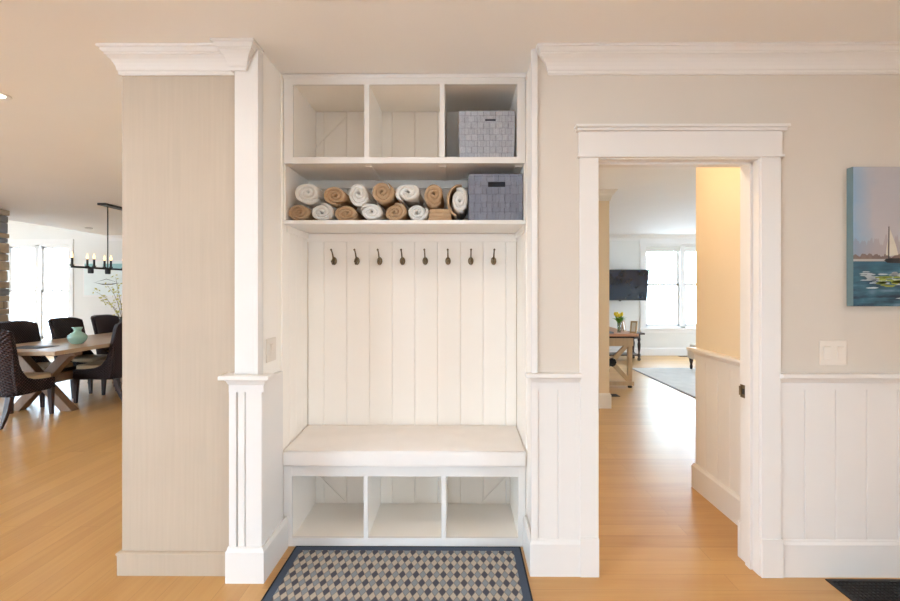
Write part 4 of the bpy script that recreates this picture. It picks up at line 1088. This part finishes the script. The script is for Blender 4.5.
tvb = thing('television', 'flat black television tilted on a bracket on the far room wall', 'television', (3.42, 10.22, 1.53))
tilt = math.radians(-9)
def tl(mb):
    c, s = math.cos(tilt), math.sin(tilt); mb.v = [(x, y*c-z*s*-1*-1, z*c+y*s) if False else (x, y*c+z*s, z*c-y*s) for x, y, z in mb.v]; return mb
tl(MB().box(-0.57, 0.57, -0.01, 0.035, -0.33, 0.33)).build('tv_shell', 'tvblack', tvb, 0.004)
tl(MB().box(-0.555, 0.555, -0.014, -0.009, -0.312, 0.318)).build('tv_screen', 'screen', tvb)
tl(MB().box(-0.02, 0.02, -0.004, 0.03, -0.348, -0.328)).build('sensor', 'tvblack', tvb)
MB().box(-0.04, 0.04, 0.02, 0.25, -0.05, 0.05).box(-0.12, 0.12, 0.24, 0.26, -0.14, 0.14).build('wall_bracket', 'black', tvb)

cr = tag(MB().box(-1.6, 1.6, -1.6, 1.6, 0, 0.010).build('area_rug', 'carpet'), 'large pale grey rug on the far room floor', 'rug'); cr.location = (4.72, 7.12, 0.0005)
MB().box(-1.625, -1.598, -1.625, 1.625, 0, 0.011).box(1.598, 1.625, -1.625, 1.625, 0, 0.011).box(-1.6, 1.6, -1.625, -1.598, 0, 0.011).box(-1.6, 1.6, 1.598, 1.625, 0, 0.011).build('binding', 'paper2', cr)
ac = thing('upholstered_bench', 'cream upholstered bench with brown turned feet, peeking past the hall wall', 'bench', (4.60, 8.30, 0), world=True)
MB().box(4.09, 5.20, 7.95, 8.68, 0.20, 0.37).build('seat_base', 'linenfab', ac, 0.03, True, 3)
MB().box(4.12, 5.17, 7.97, 8.66, 0.365, 0.46).build('seat_cushion', 'linenfab', ac, 0.035, True, 4)
for a in (4.14, 5.14):
    for b in (8.02, 8.62): MB().lathe([(0.0005, 0.011), (0.018, 0.011), (0.026, 0.06), (0.018, 0.10), (0.034, 0.16), (0.034, 0.21), (0.0005, 0.21)], (a, b, 0), 14).build('leg', 'darkwood', ac, smooth=True)

# ------------------------------------------------------------------ outside
g = MB().box(-60, 60, -60, 80, -0.35, -0.30).build('ground_outside', 'ground'); struct(g)
rn = random.Random(21)
def tree(x, y, h, seed, label):
    r = random.Random(seed); t = thing('tree', label, 'tree', (x, y, -0.30), group='trees outside the windows')
    MB().tube([(0, 0, 0), (0.1, 0, h*0.3), (0.0, 0.1, h*0.6), (0.05, 0, h*0.85)], [0.16, 0.12, 0.08, 0.03], 8).build('trunk', 'bark', t)
    lf = MB()
    for _ in range(700):
        d = Vector((r.gauss(0, 1), r.gauss(0, 1), r.gauss(0, 1))).normalized()*r.random()**0.4
        p = Vector((d.x*h*0.30, d.y*h*0.30, h*0.66+d.z*h*0.36)); q = Vector((r.uniform(-1, 1), r.uniform(-1, 1), r.uniform(-1, 1))).normalized(); s_ = q.orthogonal().normalized(); l_ = r.uniform(0.10, 0.2)
        lf.add([p-q*l_, p+s_*l_*0.5, p+q*l_, p-s_*l_*0.5, p+q.cross(s_)*0.03], [(0, 1, 4), (1, 2, 4), (2, 3, 4), (3, 0, 4)])
    lf.build('foliage', 'treeleaf', t)
tree(7.0, 19.0, 5.5, 1, 'pale sunlit tree outside the far room window')

# ------------------------------------------------------------------ world, camera, view
wd = bpy.data.worlds.new('daylight'); scene.world = wd; wd.use_nodes = True
nt = wd.node_tree; bg = nt.nodes['Background']
bg.inputs[0].default_value = (0.61, 0.81, 1.0, 1); bg.inputs[1].default_value = 25.0

cam = bpy.data.cameras.new('camera'); co = bpy.data.objects.new('camera', cam); COL.objects.link(co)
co.location = (0, 0, H); co.rotation_euler = (PI/2, 0, math.radians(0.37))
cam.sensor_width = 36; cam.lens = 480/900*36
cam.shift_x = -6.9/900; cam.shift_y = -10.5/900
cam.clip_start = 0.05; cam.clip_end = 200
scene.camera = co
vs_ = scene.view_settings
vs_.view_transform = 'Standard'; vs_.look = 'None'; vs_.gamma = 1; vs_.use_curve_mapping = False; vs_.exposure = -0.37
scene.cycles.use_denoising = True
scene.cycles.max_bounces = 10; scene.cycles.diffuse_bounces = 7
scene.cycles.sample_clamp_indirect = 8.0
for o in scene.objects:
    if '_world' in o: del o['_world']
